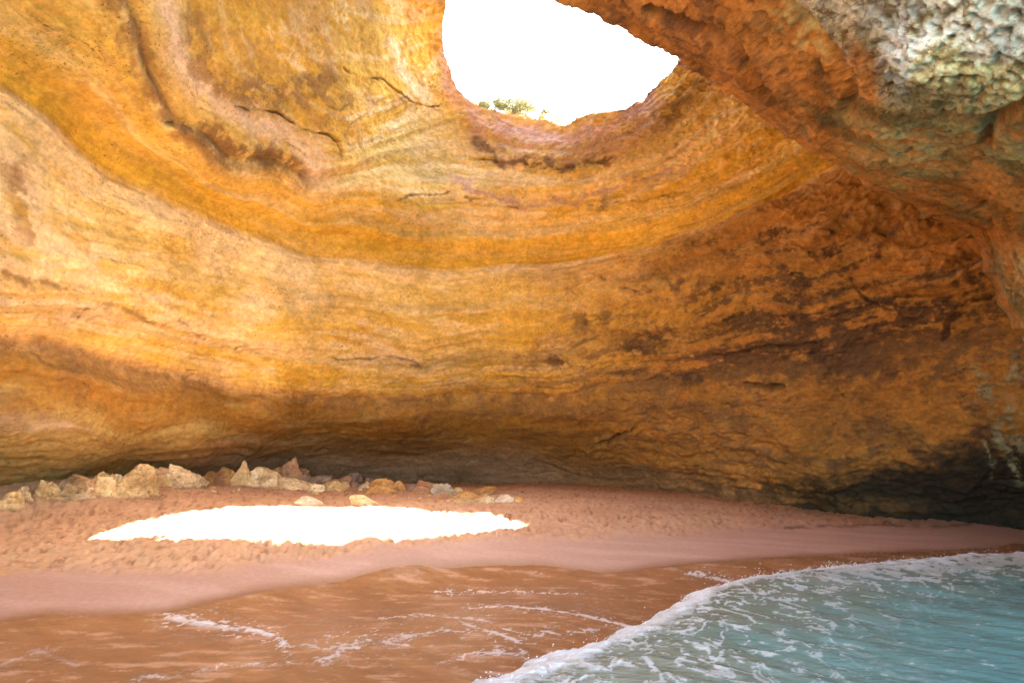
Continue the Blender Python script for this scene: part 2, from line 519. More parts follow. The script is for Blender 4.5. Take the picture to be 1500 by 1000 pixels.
def build_shell():
    az = np.radians(np.concatenate([np.linspace(-180, -42, 90)[:-1], np.linspace(-42, 42, 980), np.linspace(42, 180, 90)[1:]]))
    el = np.radians(np.concatenate([np.linspace(-25, -5.5, 14)[:-1], np.linspace(-5.5, 38, 600), np.linspace(38, 89.5, 60)[1:]]))
    R = np.exp(coarse_eval(shell_rbf, az, el, 5))
    A, E = np.meshgrid(az, el)
    dirs = np.stack([np.cos(E) * np.sin(A), np.cos(E) * np.cos(A), np.sin(E)], -1)
    P0 = CAM + dirs * R[..., None]
    px, py = project(P0)
    inf = (px > -800) & (px < 2300) & (py > -500) & (py < 1100)
    S = np.zeros_like(R)
    # strata coordinate evaluated on a coarse pixel lattice
    lx = np.arange(-800, 2301, 12); ly = np.arange(-500, 1101, 8)
    LX, LY = np.meshgrid(lx, ly)
    LS = S_rbf(LX / 1000, LY / 1000)
    fx = np.clip((px + 800) / 12, 0, len(lx) - 1.001); fy = np.clip((py + 500) / 8, 0, len(ly) - 1.001)
    ix = fx.astype(int); iy = fy.astype(int); tx = fx - ix; ty = fy - iy
    S = (LS[iy, ix] * (1 - tx) + LS[iy, ix + 1] * tx) * (1 - ty) + (LS[iy + 1, ix] * (1 - tx) + LS[iy + 1, ix + 1] * tx) * ty
    S = np.clip(S, -2, 13)
    X, Y, Z = P0[..., 0], P0[..., 1], P0[..., 2]
    U = A * 28.0                                    # length along the wall
    warp = fbm(X * .15, Y * .15, Z * .15, 4)
    Sw = S + .08 * warp + .05 * noise(U * .5, S * 1.0, 3) + .035 * fbm(U * 1.5, S * 9.0, 5, 4, .6)
    # ---- relief
    disp = 1.0 * fbm(X * .13, Y * .13, Z * .13, 3) * .55
    led = (np.interp(Sw, [-2, 0, .6, 1.1, 1.7, 2.0, 2.25, 2.9, 3.1, 3.6, 4.3, 4.9, 5.2, 5.7, 6.2, 7, 7.6, 8, 8.3, 9, 9.4, 12],
                     [.2, 0, -.12, .12, .28, -.22, -.12, .1, .40, .2, .3, .35, -.1, -.35, 0, .25, .3, -.05, .15, .1, .3, 0]))
    leftw = smooth(420, 120, px)
    led = np.where(S < 1.6, led * (1 - .8 * leftw), led)
    disp = disp + led * .8
    fs = noise(U * .12, Sw * 5.0, 2.2) * .14 + noise(U * .25, Sw * 11.0, 5.2) * .07 + noise(U * .5, Sw * 22, 1.2) * .035
    smoothband = smooth(4.9, 5.2, Sw) * smooth(6.3, 6.0, Sw)
    rightness = smooth(700, 1150, px)
    rough = (1 - .75 * smoothband) * (.6 + .8 * rightness)
    fmod = smooth(-.15, .35, fbm(X * .25, Y * .25, Z * .4, 3))
    disp = disp + fs * (.75 - .4 * smoothband) * (.15 + .85 * fmod) * (1 + .8 * rightness)
    disp = disp + rough * (.22 * fbm(X * .6, Y * .6, Z * .9, 5) + .10 * (ridged(X * 1.3, Y * 1.3, Z * 2.2, 4) - .6))
    disp = disp + rough * .045 * noise(X * 5, Y * 5, Z * 8)
    a_fine = fbm(X * 2.2, Y * 2.2, Z * 3.5, 4, .65)
    disp = disp + rough * .06 * a_fine
    # blocky breaks on the right wall
    blk = noise(U * .45 + .6 * warp, Sw * 3.2, 8.8) + .35 * a_fine
    disp = disp + rightness * .10 * (ridged(U * .8, Sw * 7.0, 4.4, 4) - .6)
    disp = disp + rightness * (.15 * np.tanh(blk * 9) * smooth(2.2, 3, Sw) * smooth(6.0, 4.8, Sw))
    # cracks and ledges that can be followed by eye
    cracks = [([(340, 155), (365, 160), (398, 163), (420, 180), (455, 192), (475, 200), (490, 208), (497, 228)], 2.6, .38),
              ([(497, 100), (520, 112), (552, 118), (575, 138), (598, 152), (640, 158)], 2.2, .25),
              ([(1090, 563), (1110, 560), (1125, 566), (1150, 566)], 5, .5),
              ([(870, 650), (900, 640), (925, 632), (950, 612), (965, 595)], 4, .5),
              ([(1362, 560), (1365, 575), (1360, 590)], 3, .3),
              ([(1380, 500), (1390, 470), (1420, 440), (1450, 432)], 6, .4),
              ([(885, 552), (960, 545), (1040, 520), (1090, 512), (1200, 500)], 3, .35),
              ([(890, 548), (960, 540), (1000, 525)], 2, .2),
              ([(430, 513), (470, 520), (500, 527), (560, 520), (600, 524), (618, 535), (600, 532)], 2.2, .2),
              ([(115, 458), (128, 461)], 3.5, .45), ([(200, 468), (228, 470)], 2.2, .25), ([(345, 512), (358, 505)], 2.5, .25),
              ([(240, 175), (250, 180)], 4, .35), ([(680, 225), (700, 232), (760, 238), (800, 250)], 2.4, .25), ([(820, 245), (860, 242), (900, 228)], 2.4, .22),
              ([(560, 300), (600, 290), (660, 285)], 1.8, .15), ([(680, 290), (720, 300), (760, 305)], 2, .18), ([(900, 300), (960, 290), (1050, 280)], 1.8, .18),
              ([(870, 400), (900, 420), (960, 430)], 3, .25), ([(1250, 420), (1300, 455), (1340, 465), (1370, 455)], 3, .3)]
    wx = 7 * noise(U * .9, Z * .9, 1.1) + 3 * noise(U * 2.6, Z * 2.6, 4); wy = 7 * noise(U * .9, Z * .9, 8.1) + 3 * noise(U * 2.6, Z * 2.6, 9)
    qx = px + wx * .7; qy = py + wy * .7
    crackm = np.zeros_like(R); cbrk = noise(U * .8, Z * .8, 31.0) + .5 * noise(U * 3, Z * 3, 37.0)
    qx = qx + 2.2 * noise(U * 6, Z * 6, 14); qy = qy + 2.6 * noise(U * 6, Z * 6, 19)
    for line, w, dep in cracks:
        la = np.array(line)
        m = (qx > la[:, 0].min() - 30) & (qx < la[:, 0].max() + 30) & (qy > la[:, 1].min() - 30) & (qy < la[:, 1].max() + 30)
        if m.any():
            dd, _ = seg_dist(qx[m], qy[m], line)
            brk = smooth(-.28, .12, cbrk[m]); wv = w * .48 * (.45 + .9 * brk)
            g = np.exp(-(dd / wv) ** 2) * (.12 + .88 * brk)
            crackm[m] = np.maximum(crackm[m], g)
            disp[m] -= dep * g * .8
            disp[m] += dep * .35 * np.exp(-(dd / (w * 3.5)) ** 2) * brk
    # a field of short bedding cracks
    a_brk = noise(U * 1.7, Sw * 5, 3.3)
    cr = np.abs(noise(U * .35 + warp, Sw * 3.4, 6.6)); crs = smooth(.035, .0, cr) * smooth(.1, .4, noise(U * .2, Sw * 1.2, 12.0)) * (1 - smoothband)
    crs = crs * (.35 + .65 * smooth(-.05, .2, a_brk)); disp = disp - .08 * crs
    Nn = grid_normals(P0)
    P = P0 + Nn * disp[..., None]
    global WALLD
    wpx, wpy = project(P); mm = (wpx > -80) & (wpx < 1500) & (wpy > 630) & (wpy < 770)
    WALLD = (wpx[mm], wpy[mm], ((P - CAM)[mm] @ np.array([0, CP, SP])))
    # ---- colour of the rock itself
    yel = np.array([.72, .445, .055]); tan = np.array([.72, .54, .18]); pale = np.array([.80, .65, .37]); peach = np.array([.76, .56, .35])
    ora = np.array([.58, .29, .045]); brn = np.array([.30, .165, .055]); dkb = np.array([.10, .055, .03]); mauve = np.array([.50, .31, .27]); gre = np.array([.22, .17, .11])
    C = rampc(Sw, [-1, 0, .8, 1.1, 1.5, 1.85, 2.05, 2.25, 2.5, 3, 3.3, 4, 4.6, 4.95, 5.1, 5.5, 6.0, 6.3, 7, 7.6, 8.0, 8.6, 9.2, 10, 12],
              [brn * 1.2, brn * 1.2, brn * 1.2, ora * .55, ora * .58, ora * .6, ora * .9, yel, yel * .98, tan, yel, tan, tan, pale, yel * .92, yel * .86, yel * .96, tan, yel, tan, tan * .9, tan, yel * .95, yel * .9, yel * .8])
    a1 = fbm(U * .14, Sw * 2.2, 1.5, 5, .55); a2 = fbm(U * .22, Sw * 4.5, 7.5, 5, .6); a3 = fbm(X * .35, Y * .35, Z * .5, 6, .6); a4 = fbm(X * 1.3, Y * 1.3, Z * 1.6, 6, .68); a5 = fbm(U * .6, Sw * 5, 17.5, 6, .65); a6 = fbm(X * 4, Y * 4, Z * 5, 4, .75)
    body = smooth(1.6, 2.6, Sw)
    C = mixc(C, pale, smooth(.02, .38, a1) * .7 * body * (1 - smoothband * .8))
    C = mixc(C, yel * .85, smooth(.05, .4, a2) * .65 * body)
    C = mixc(C, peach, smooth(.1, .4, a3) * .55 * body * (1 - smoothband))
    C = mixc(C, ora, smooth(.1, .5, -a3) * .5 * body)
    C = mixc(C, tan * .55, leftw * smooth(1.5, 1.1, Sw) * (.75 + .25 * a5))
    upl = smooth(8.6, 9.3, Sw) * smooth(700, 600, px)
    C = mixc(C, np.array([.62, .36, .07]), upl * (.55 + .3 * a3))
    C = mixc(C, pale * 1.02, smooth(.08, .22, a5 + .25 * a4) * .55 * body * (1 - smoothband * .85))
    C = mixc(C, yel * .9, smooth(.10, .24, -a5 + .2 * a4) * .5 * body)
    C = mixc(C, brn * 1.5, smooth(.22, .40, a4 + .35 * a6 - .3 * smoothband) * .45 * body)
    C = C * (1 + .26 * a4[..., None] + .12 * a2[..., None] + .16 * a6[..., None])
    b1 = noise(U * .03, Sw * 2.6, 61) + .6 * noise(U * .06, Sw * 6.5, 62) + .4 * noise(U * .12, Sw * 15, 63)
    lines = smooth(.30, .48, noise(U * .05, Sw * 9.0, 64) + .25 * a4) * smooth(-.1, .25, noise(U * .25, Sw * 2.0, 65))
    bandy = body * (1 - smoothband * .7) * (.55 + .45 * smooth(300, 800, px))
    C = C * (1 + .26 * b1 * bandy)[..., None]
    C = mixc(C, brn * 1.35, lines * bandy * .55)
    C = mixc(C, pale * 1.02, smooth(.30, .5, noise(U * .05, Sw * 7.0, 66) + .25 * a4) * bandy * .45 * smooth(1050, 700, px))
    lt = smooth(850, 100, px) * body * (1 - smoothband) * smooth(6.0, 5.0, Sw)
    C = mixc(C, np.array([.85, .67, .40]), lt * smooth(-.30, .30, a3 + .7 * a5 + .5 * b1) * .5)  # peach rock, also painted paler leftward for the brighter light there
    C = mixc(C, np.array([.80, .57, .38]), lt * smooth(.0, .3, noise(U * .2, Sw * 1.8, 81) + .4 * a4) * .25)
    ul = smooth(6.2, 6.6, Sw) * smooth(9.0, 8.4, Sw) * smooth(700, 350, px)
    C = mixc(C, np.array([.76, .52, .14]), ul * smooth(-.25, .15, a3 + .5 * a5) * .6)
    C = mixc(C, np.array([.66, .37, .05]), ul * smooth(.02, .16, a5 + .5 * a3 + .2 * a4) * .6)
    C = mixc(C, np.array([.46, .25, .06]), upl * smooth(-.05, .22, a3 + .7 * a4) * .5)
    # right-hand wall: browner, mottled
    rg = smooth(560, 1150, px + (400 - py) * .35)
    upr = smooth(4.4, 5.4, Sw)
    C = mixc(C, ora * np.array([.95, .95, .95]), rg * (.75 - .5 * upr))
    C = C * (1 + .25 * (upr * rg))[..., None]  # upper right wall lightened in the colour, standing in for warm light
    C = mixc(C, brn * 1.25, rg * smooth(-.04, .30, .5 * a3 + .5 * a4 + .3 * a6 + .6 * fbm(U * .2, Sw * 2.5, 72, 4)) * .75 * (1 - smoothband * .8) * smooth(6.4, 5, Sw))
    lay = fbm(U * .28, Sw * 3.2, 71, 4, .6)
    spk = smooth(.02, .30, lay + .55 * a4 + .35 * a6) * smooth(820, 1150, px) * smooth(6.0, 4.8, Sw) * smooth(1.2, 1.8, Sw) * (1 - smoothband)
    spk = np.maximum(spk, smooth(-.05, .16, lay * .6 + .45 * a4 + .55 * a6 + .25 * (patchmask(px, py, 1230, 480, 240, 90, -8) - .6)) * smooth(850, 1200, px) * smooth(5.2, 4.6, Sw) * smooth(1.7, 2.1, Sw))
    C = mixc(C, dkb * 1.6, spk * .8)
    C = mixc(C, ora * .8, smooth(820, 1250, px) * smooth(5.1, 4.8, Sw) * smooth(1.2, 1.6, Sw) * .45)
    C = C * (1 + .30 * (lay * smooth(800, 1100, px) * body))[..., None]
    C = mixc(C, np.array([.70, .38, .04]), (patchmask(px, py, 1000, 465, 90, 30, -20) + patchmask(px, py, 1090, 440, 60, 18, -20) + patchmask(px, py, 1160, 265, 60, 18, -35)) * smooth(-.25, .2, a4) * .8)
    C = mixc(C, np.array([.60, .20, .05]), (patchmask(px, py, 1060, 520, 130, 16, -12) + patchmask(px, py, 1240, 480, 60, 14, 5)) * .5)
    # lower wall texture
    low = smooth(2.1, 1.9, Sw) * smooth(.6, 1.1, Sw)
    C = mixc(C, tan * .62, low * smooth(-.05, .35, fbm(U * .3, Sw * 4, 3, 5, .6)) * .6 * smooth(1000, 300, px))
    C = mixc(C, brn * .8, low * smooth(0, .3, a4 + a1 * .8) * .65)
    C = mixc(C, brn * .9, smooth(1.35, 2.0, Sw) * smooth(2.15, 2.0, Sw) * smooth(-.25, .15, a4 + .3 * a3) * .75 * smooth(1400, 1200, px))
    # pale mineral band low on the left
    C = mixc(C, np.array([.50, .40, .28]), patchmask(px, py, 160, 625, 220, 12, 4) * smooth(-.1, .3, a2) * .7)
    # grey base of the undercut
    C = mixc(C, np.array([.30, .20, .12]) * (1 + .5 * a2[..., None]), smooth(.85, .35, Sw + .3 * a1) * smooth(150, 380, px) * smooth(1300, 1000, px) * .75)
    # marks with their own shape
    def stroke(line, w, col, amt, thr=(-.2, .2), n=None):
        nonlocal C
        la = np.array(line); mg = w * 3 + 20
        m = (px > la[:, 0].min() - mg) & (px < la[:, 0].max() + mg) & (py > la[:, 1].min() - mg) & (py < la[:, 1].max() + mg)
        if not m.any():
            return
        dd, _ = seg_dist((px + wx * 2)[m], (py + wy * 2)[m], line)
        f = np.exp(-(dd / w) ** 2 * 1.2)
        f = f * smooth(thr[0], thr[1], (a4 if n is None else n)[m] + (f - .5) * .3) * amt
        C[m] = mixc(C[m], np.array(col), f)
    stroke([(150, -40), (175, 20), (200, 80), (215, 130), (250, 180), (290, 205), (340, 220), (400, 232), (450, 262)], 27, brn * 1.05, .95, (-.28, .12))
    stroke([(280, 185), (340, 215), (400, 225), (440, 250)], 22, brn * .8, .85, (-.12, .15))
    stroke([(225, -40), (250, 60), (275, 110), (330, 155), (400, 190), (445, 215), (465, 250)], 20, peach * 1.05, .95, (-.6, 0))
    stroke([(290, 20), (285, 100), (330, 130), (420, 140), (480, 120)], 28, brn * 1.0, .8, (-.15, .2))
    stroke([(420, 110), (470, 130), (500, 160)], 24, ora * .6, .6, (-.1, .25))
    stroke([(700, 190), (760, 215), (830, 225), (900, 210), (960, 170)], 24, np.array([.50, .30, .20]), .7, (-.25, .15))
    stroke([(655, 60), (662, 120), (700, 175), (760, 190), (830, 205), (900, 185), (960, 140)], 16, np.array([.72, .50, .42]), .85, (-.35, .05))
    stroke([(700, 205), (740, 235), (800, 246), (860, 240), (890, 228)], 9, dkb * 1.6, .85, (-.12, .12))
    stroke([(980, 170), (1000, 140), (1030, 125)], 16, dkb * 1.6, .75, (-.1, .2))
    stroke([(560, 60), (600, 120), (625, 150)], 10, pale, .8, (-.3, .1))
    stroke([(0, 240), (20, 300), (40, 350)], 22, brn * 1.1, .8, (-.08, .15))
    stroke([(0, 300), (100, 340), (160, 390)], 14, yel * .75, .6)
    stroke([(0, 500), (60, 505), (130, 530)], 14, brn * 1.1, .7, (-.3, .1))
    stroke([(85, 560), (100, 590), (120, 560)], 14, brn * .9, .6)
    stroke([(110, 440), (160, 450), (220, 465), (300, 495)], 7, brn, .7, (0, .2))
    stroke([(0, 402), (60, 410), (90, 420)], 6, brn, .8, (0, .2))
    stroke([(60, 100), (110, 180), (190, 255)], 16, yel * .8, .6)
    stroke([(0, 150), (60, 220), (130, 270), (220, 310), (330, 360), (450, 390)], 18, pale * .98, .75, (-.5, .1))
    stroke([(150, 330), (220, 360), (300, 420)], 14, tan * .75, .6)
    stroke([(650, 260), (720, 290), (800, 300), (900, 280), (1000, 250)], 9, mauve, .7, (-.2, .2))
    stroke([(1050, 355), (1065, 370), (1080, 375)], 9, dkb, .8)
    stroke([(520, 530), (560, 515), (610, 525)], 8, peach, .8, (-.6, -.1))
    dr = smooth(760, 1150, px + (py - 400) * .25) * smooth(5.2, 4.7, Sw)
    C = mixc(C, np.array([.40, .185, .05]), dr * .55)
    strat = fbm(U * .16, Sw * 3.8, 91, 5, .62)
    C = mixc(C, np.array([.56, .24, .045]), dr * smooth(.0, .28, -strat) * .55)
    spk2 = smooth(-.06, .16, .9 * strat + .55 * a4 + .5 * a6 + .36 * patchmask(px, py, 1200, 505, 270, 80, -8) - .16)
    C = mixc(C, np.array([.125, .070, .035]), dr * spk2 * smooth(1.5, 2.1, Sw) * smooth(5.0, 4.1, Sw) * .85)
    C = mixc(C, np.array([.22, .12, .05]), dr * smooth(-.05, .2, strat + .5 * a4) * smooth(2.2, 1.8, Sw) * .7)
    mid = smooth(560, 800, px) * smooth(1100, 900, px) * smooth(3.6, 3.0, Sw) * smooth(1.2, 1.7, Sw)
    C = mixc(C, brn * 1.1, mid * smooth(-.08, .18, strat + .5 * a4 + .4 * a6) * .75)
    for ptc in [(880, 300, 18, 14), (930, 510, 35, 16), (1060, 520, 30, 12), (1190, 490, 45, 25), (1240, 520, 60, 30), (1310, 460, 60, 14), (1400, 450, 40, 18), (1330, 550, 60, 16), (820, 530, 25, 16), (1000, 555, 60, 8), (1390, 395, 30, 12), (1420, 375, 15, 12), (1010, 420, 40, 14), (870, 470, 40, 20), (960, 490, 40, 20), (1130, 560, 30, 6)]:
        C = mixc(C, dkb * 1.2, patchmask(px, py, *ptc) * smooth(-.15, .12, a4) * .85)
    # algae: black-green foot on the right, pale lichen streaks above
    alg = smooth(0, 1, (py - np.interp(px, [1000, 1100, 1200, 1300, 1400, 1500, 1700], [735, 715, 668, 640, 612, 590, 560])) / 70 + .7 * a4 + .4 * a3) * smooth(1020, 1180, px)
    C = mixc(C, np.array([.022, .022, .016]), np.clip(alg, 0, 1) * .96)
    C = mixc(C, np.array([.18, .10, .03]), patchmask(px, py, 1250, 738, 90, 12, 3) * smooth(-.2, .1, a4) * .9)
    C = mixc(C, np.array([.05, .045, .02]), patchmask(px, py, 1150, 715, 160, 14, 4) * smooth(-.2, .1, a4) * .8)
    lich = smooth(-.1, .15, noise(U * 2.4, Z * .9, 2) + .5 * a4)
    for ln, w_ in [([(1425, 525), (1445, 560), (1452, 590), (1475, 630)], 14), ([(1500, 530), (1478, 560), (1485, 600), (1500, 640)], 24), ([(1470, 640), (1485, 680), (1500, 700)], 12), ([(1440, 640), (1452, 690)], 6)]:
        stroke(ln, w_, (.36, .36, .20), .75, (-.02, .3), n=a6 * .8 + .6 * a4)
    C = mixc(C, dkb * 1.4, crackm * .7); C = mixc(C, dkb * 1.2, crs * .6)
    keep = np.ones((len(el) - 1, len(az) - 1), bool)
    ec = (el[:-1] + el[1:]) / 2; ac = (az[:-1] + az[1:]) / 2
    AC, EC = np.meshgrid(ac, ec)
    jag = .0028
    jx = fbm(AC * 45, EC * 45, 3, 5, .65) * jag * 2.2; jy = fbm(AC * 45, EC * 45, 13, 5, .65) * jag * 2.2
    inside = in_poly(AC + jx, EC + jy, list(zip(rim_az, rim_el)))
    keep &= ~inside
    back = (np.abs(AC) > math.radians(95)) & (EC < math.radians(MOUTH_EL))
    keep &= ~back
    V = P.reshape(-1, 3); F = grid_faces(len(el), len(az), keep); Cf = C.reshape(-1, 3)
    # lip of the opening: boundary edges carried up and outward over the cliff top
    idx = np.arange(len(el) * len(az)).reshape(len(el), len(az))
    E1 = []
    r_, c_ = np.where(inside[:, :-1] != inside[:, 1:]); E1 += list(zip(idx[r_, c_ + 1], idx[r_ + 1, c_ + 1]))
    r_, c_ = np.where(inside[:-1, :] != inside[1:, :]); E1 += list(zip(idx[r_ + 1, c_], idx[r_ + 1, c_ + 1]))
    E1 = np.array(E1); vid = np.unique(E1)
    base = V[vid]
    rad = base - RIMC; rad[:, 2] = 0; rad /= np.linalg.norm(rad, axis=1, keepdims=True)
    nz = fbm(base[:, 0] * 1.5, base[:, 1] * 1.5, base[:, 2], 4)
    layers = []
    for out_, up_ in [(.12, .02), (.38, .06), (.9, .12), (2.0, .25), (5, .5), (12, .8)]:
        q = base + rad * (out_ * (1 + .5 * nz))[:, None]; q[:, 2] += up_ + .10 * nz * min(1, out_)
        layers.append(q)
    off = len(V); n = len(vid); mp_ = {v: i for i, v in enumerate(vid)}
    ea = np.array([mp_[v] for v in E1[:, 0]]); eb = np.array([mp_[v] for v in E1[:, 1]])
    prevA, prevB = E1[:, 0], E1[:, 1]; newF = []
    for k in range(len(layers)):
        na, nb = off + k * n + ea, off + k * n + eb
        newF.append(np.stack([prevA, prevB, nb, na], -1)); prevA, prevB = na, nb
    V = np.concatenate([V] + layers); F = np.concatenate([F] + newF)
    lc = np.array([.62, .45, .33]) * (1 + .3 * nz[:, None])
    Cf = np.concatenate([Cf] + [lc] * len(layers))
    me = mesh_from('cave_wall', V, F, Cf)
    link('cave_wall', me, M_wall, kind='structure')


MOUTH_EL = 38


# ------------------------------------------------------------------ near arch on the right
def build_arch():
    # silhouette edge and its outer partner (survey coordinates), with distances
    edge = [(300, -620, 15, 500, -2600, 7), (520, -330, 15.5, 900, -2300, 7), (660, -140, 16, 1200, -1900, 7), (740, -50, 16.5, 1450, -1600, 7), (795, -6, 17, 1600, -1400, 7), (840, 12, 17.2, 1700, -1250, 7), (880, 27, 17.4, 1800, -1150, 7),
            (915, 42, 17.6, 1850, -1080, 7), (945, 62, 17.8, 1900, -1000, 7), (985, 80, 18, 1980, -920, 7), (1003, 93, 18.1, 2050, -850, 7), (1035, 117, 18.4, 2100, -780, 7), (1062, 133, 18.6, 2150, -700, 7),
            (1110, 166, 19, 2250, -560, 7), (1150, 195, 19.4, 2300, -430, 7), (1190, 224, 19.8, 2350, -300, 7), (1225, 242, 20.2, 2400, -180, 7), (1265, 268, 20.6, 2450, -60, 7), (1300, 288, 21, 2500, 50, 7),
            (1340, 306, 21.6, 2550, 150, 7), (1400, 332, 22.2, 2600, 250, 7), (1432, 350, 22.4, 2600, 330, 7), (1440, 392, 22.2, 2600, 400, 7), (1460, 442, 22, 2600, 470, 7), (1500, 502, 21.5, 2600, 540, 7), (1545, 600, 20, 2600, 620, 7), (1580, 760, 18, 2600, 760, 7), (1600, 1000, 14, 2600, 1000, 7)]
    e = np.array(edge, float)
    nt_, ns = 620, 420
    seg = np.hypot(np.diff(e[:, 0]), np.diff(e[:, 1])); L = np.concatenate([[0], np.cumsum(seg)]); L /= L[-1]
    # dense where the frame sees it
    t_in = np.concatenate([np.linspace(0, L[4], 60)[:-1], np.linspace(L[4], L[24], 500)[:-1], np.linspace(L[24], 1, nt_ - 558)])
    s_in = np.concatenate([np.linspace(0, .62, 340)[:-1], np.linspace(.62, 1, ns - 339)])
    T, Sg = np.meshgrid(t_in, s_in)
    I = [np.interp(T, L, e[:, k]) for k in range(6)]
    PX = I[0] * (1 - Sg) + I[3] * Sg; PY = I[1] * (1 - Sg) + I[4] * Sg
    # distance field
    ctl = [(x, y, t) for x, y, t, *_ in edge] + [(x, y, t) for _, _, _, x, y, t in edge[::3]] + \
        [(1000, 0, 15.6), (1080, 60, 15.2), (1150, 120, 15), (1220, 180, 15), (1290, 230, 15.5), (1370, 270, 16.5), (1100, 0, 13.2), (1180, 40, 12.6), (1230, 100, 12.2), (1290, 165, 12.0), (1180, 0, 11.6),
         (1300, 0, 10.3), (1300, 90, 10.5), (1400, 80, 9.8), (1500, 100, 9.3), (1500, 0, 8.8), (1400, 160, 10.6), (1500, 180, 10.2), (1330, 190, 12.6), (1400, 230, 13.6), (1500, 250, 12.6), (1460, 300, 15.5), (1500, 330, 15), (1470, 380, 18.5), (1500, 420, 17.5),
         (900, -150, 13.5), (1100, -250, 10.5), (1400, -200, 8.2), (1700, 0, 8.2), (1700, 200, 9), (1700, 400, 12), (1700, 600, 12.5)]
    c = np.array(ctl, float)
    f = RBF(c[:, :2] / 1000, np.log(c[:, 2]), 3e-4)
    lx = np.arange(250, 2700, 15); ly = np.arange(-2650, 1050, 15)
    LXX, LYY = np.meshgrid(lx, ly); LV = f(LXX / 1000, LYY / 1000)
    fx = np.clip((PX - 250) / 15, 0, len(lx) - 1.001); fy = np.clip((PY + 2650) / 15, 0, len(ly) - 1.001)
    ix = fx.astype(int); iy = fy.astype(int); tx = fx - ix; ty = fy - iy
    lt = (LV[iy, ix] * (1 - tx) + LV[iy, ix + 1] * tx) * (1 - ty) + (LV[iy + 1, ix] * (1 - tx) + LV[iy + 1, ix + 1] * tx) * ty
    Tt = np.exp(np.clip(lt, math.log(5), math.log(24)))
    P0 = CAM + ray(PX, PY) * Tt[..., None]
    X, Y, Z = P0[..., 0], P0[..., 1], P0[..., 2]
    Nn = grid_normals(P0)
    big = fbm(X * .35, Y * .35, Z * .35, 4); a3 = fbm(X * .8, Y * .8, Z * .8, 5, .6); a4 = fbm(X * 2.6, Y * 2.6, Z * 2.6, 5, .66); a6 = fbm(X * 7, Y * 7, Z * 7, 4, .75)
    pit = noise(X * 4.6 + a3, Y * 2.8, Z * 4.6); pit2 = noise(X * 10, Y * 6, Z * 10)
    # wet smooth zone low down, pitted honeycomb near the edge
    pitz = smooth(.02, .2, Sg)
    honey = np.minimum(0, pit + .12) * .36 + np.minimum(0, pit2 + .1) * .16
    chalk = smooth(1120, 1220, PX) * smooth(200, 150, PY)
    disp = (.22 * big + .10 * a3 + .09 * a4) * (1 - .5 * chalk) + .06 * a6 + honey * (.8 + .3 * smooth(.2, .5, a3)) * (1 - .45 * chalk) - .10 * chalk * smooth(.05, .3, noise(X * 9, Y * 9, Z * 5))
    # overhanging ledge fold inside the edge (runs parallel to the silhouette)
    fold, _ = seg_dist(PX + 12 * a3, PY + 12 * a3, [(960, 5), (1050, 35), (1085, 60), (1120, 110), (1140, 150), (1180, 190)])
    disp -= .5 * np.exp(-(fold / 9) ** 2)
    disp += .30 * smooth(60, 10, fold)
    fold2, _ = seg_dist(PX + 10 * a3, PY + 10 * a3, [(1130, 0), (1180, 40), (1210, 80), (1240, 130), (1240, 165)])
    disp -= .30 * np.exp(-(fold2 / 10) ** 2)
    fold3, _ = seg_dist(PX + 8 * a3, PY + 8 * a3, [(1500, 160), (1450, 180), (1440, 215)])
    disp -= .25 * np.exp(-(fold3 / 8) ** 2)
    fold4, _ = seg_dist(PX + 8 * a3, PY + 8 * a3, [(1440, 305), (1470, 315), (1510, 320)])
    disp -= .3 * np.exp(-(fold4 / 7) ** 2)
    edgefade = smooth(0, .03, Sg)
    jagv = .22 * fbm(T * 60, 1.0, 2.0, 5, .6)
    disp = disp * (.35 + .65 * edgefade)
    P = P0 + Nn * disp[..., None] * (.4 + .6 * edgefade)[..., None]
    P = P + (jagv * (1 - edgefade) * 1.6)[..., None] * np.array([-.5, 0, -.8])
    # colour
    ora = np.array([.52, .25, .06]); dor = np.array([.33, .165, .06]); dk = np.array([.11, .065, .04]); wht = np.array([.76, .80, .66]); grn = np.array([.52, .56, .27]); olv = np.array([.46, .42, .15]); ylg = np.array([.60, .56, .27])
    C = mixc(np.broadcast_to(ora, P.shape), dor, smooth(-.1, .35, a3))
    C = mixc(C, dk, smooth(.04, .3, a4 + .4 * a3 + .35 * a6) * .6); C = C * (1 + .40 * a6[..., None])
    C = mixc(C, dk * 1.3, patchmask(PX, PY, 1020, 60, 60, 35, 40) * smooth(-.2, .1, a4) * .8)
    C = mixc(C, np.array([.54, .25, .05]), smooth(.1, .45, -a3) * .6)
    C = mixc(C, olv * .8, smooth(.0, .3, a3 + .3 * big) * smooth(1080, 1300, PX) * .6)
    # white and green lichen face
    bx = np.interp(PY, [-400, 0, 60, 110, 170, 190], [1000, 1160, 1210, 1250, 1290, 1340])
    wface = smooth(-12, 12, PX - bx + 30 * a3 + 14 * a4) * smooth(176, 160, PY + 14 * a3 + 10 * a4)
    wface = wface * (1 - .95 * np.clip(patchmask(PX, PY, 1262, 110, 24, 60, -8) * 1.5, 0, 1))
    Wc = mixc(np.broadcast_to(wht, P.shape), ylg, smooth(-.2, .3, a3 + (PY - 90) / 220))
    Wc = mixc(Wc, olv * .9, smooth(.06, .26, a4 + .25 * a3 - (.14 - PY / 900)) * .85)
    Wc = mixc(Wc, np.array([.84, .88, .87]), (patchmask(PX, PY, 1330, 45, 60, 50) + patchmask(PX, PY, 1440, 60, 40, 22) + patchmask(PX, PY, 1310, 110, 18, 40)) * smooth(.2, -.15, a4) * .9)
    Wc = mixc(Wc, np.array([.20, .17, .08]), smooth(.08, .26, a6 + .35 * a4) * .75)
    Wc = mixc(Wc, np.array([.30, .20, .08]), smooth(.10, .30, a4 + .3 * a3) * .7)
    C = mixc(C, Wc, wface)
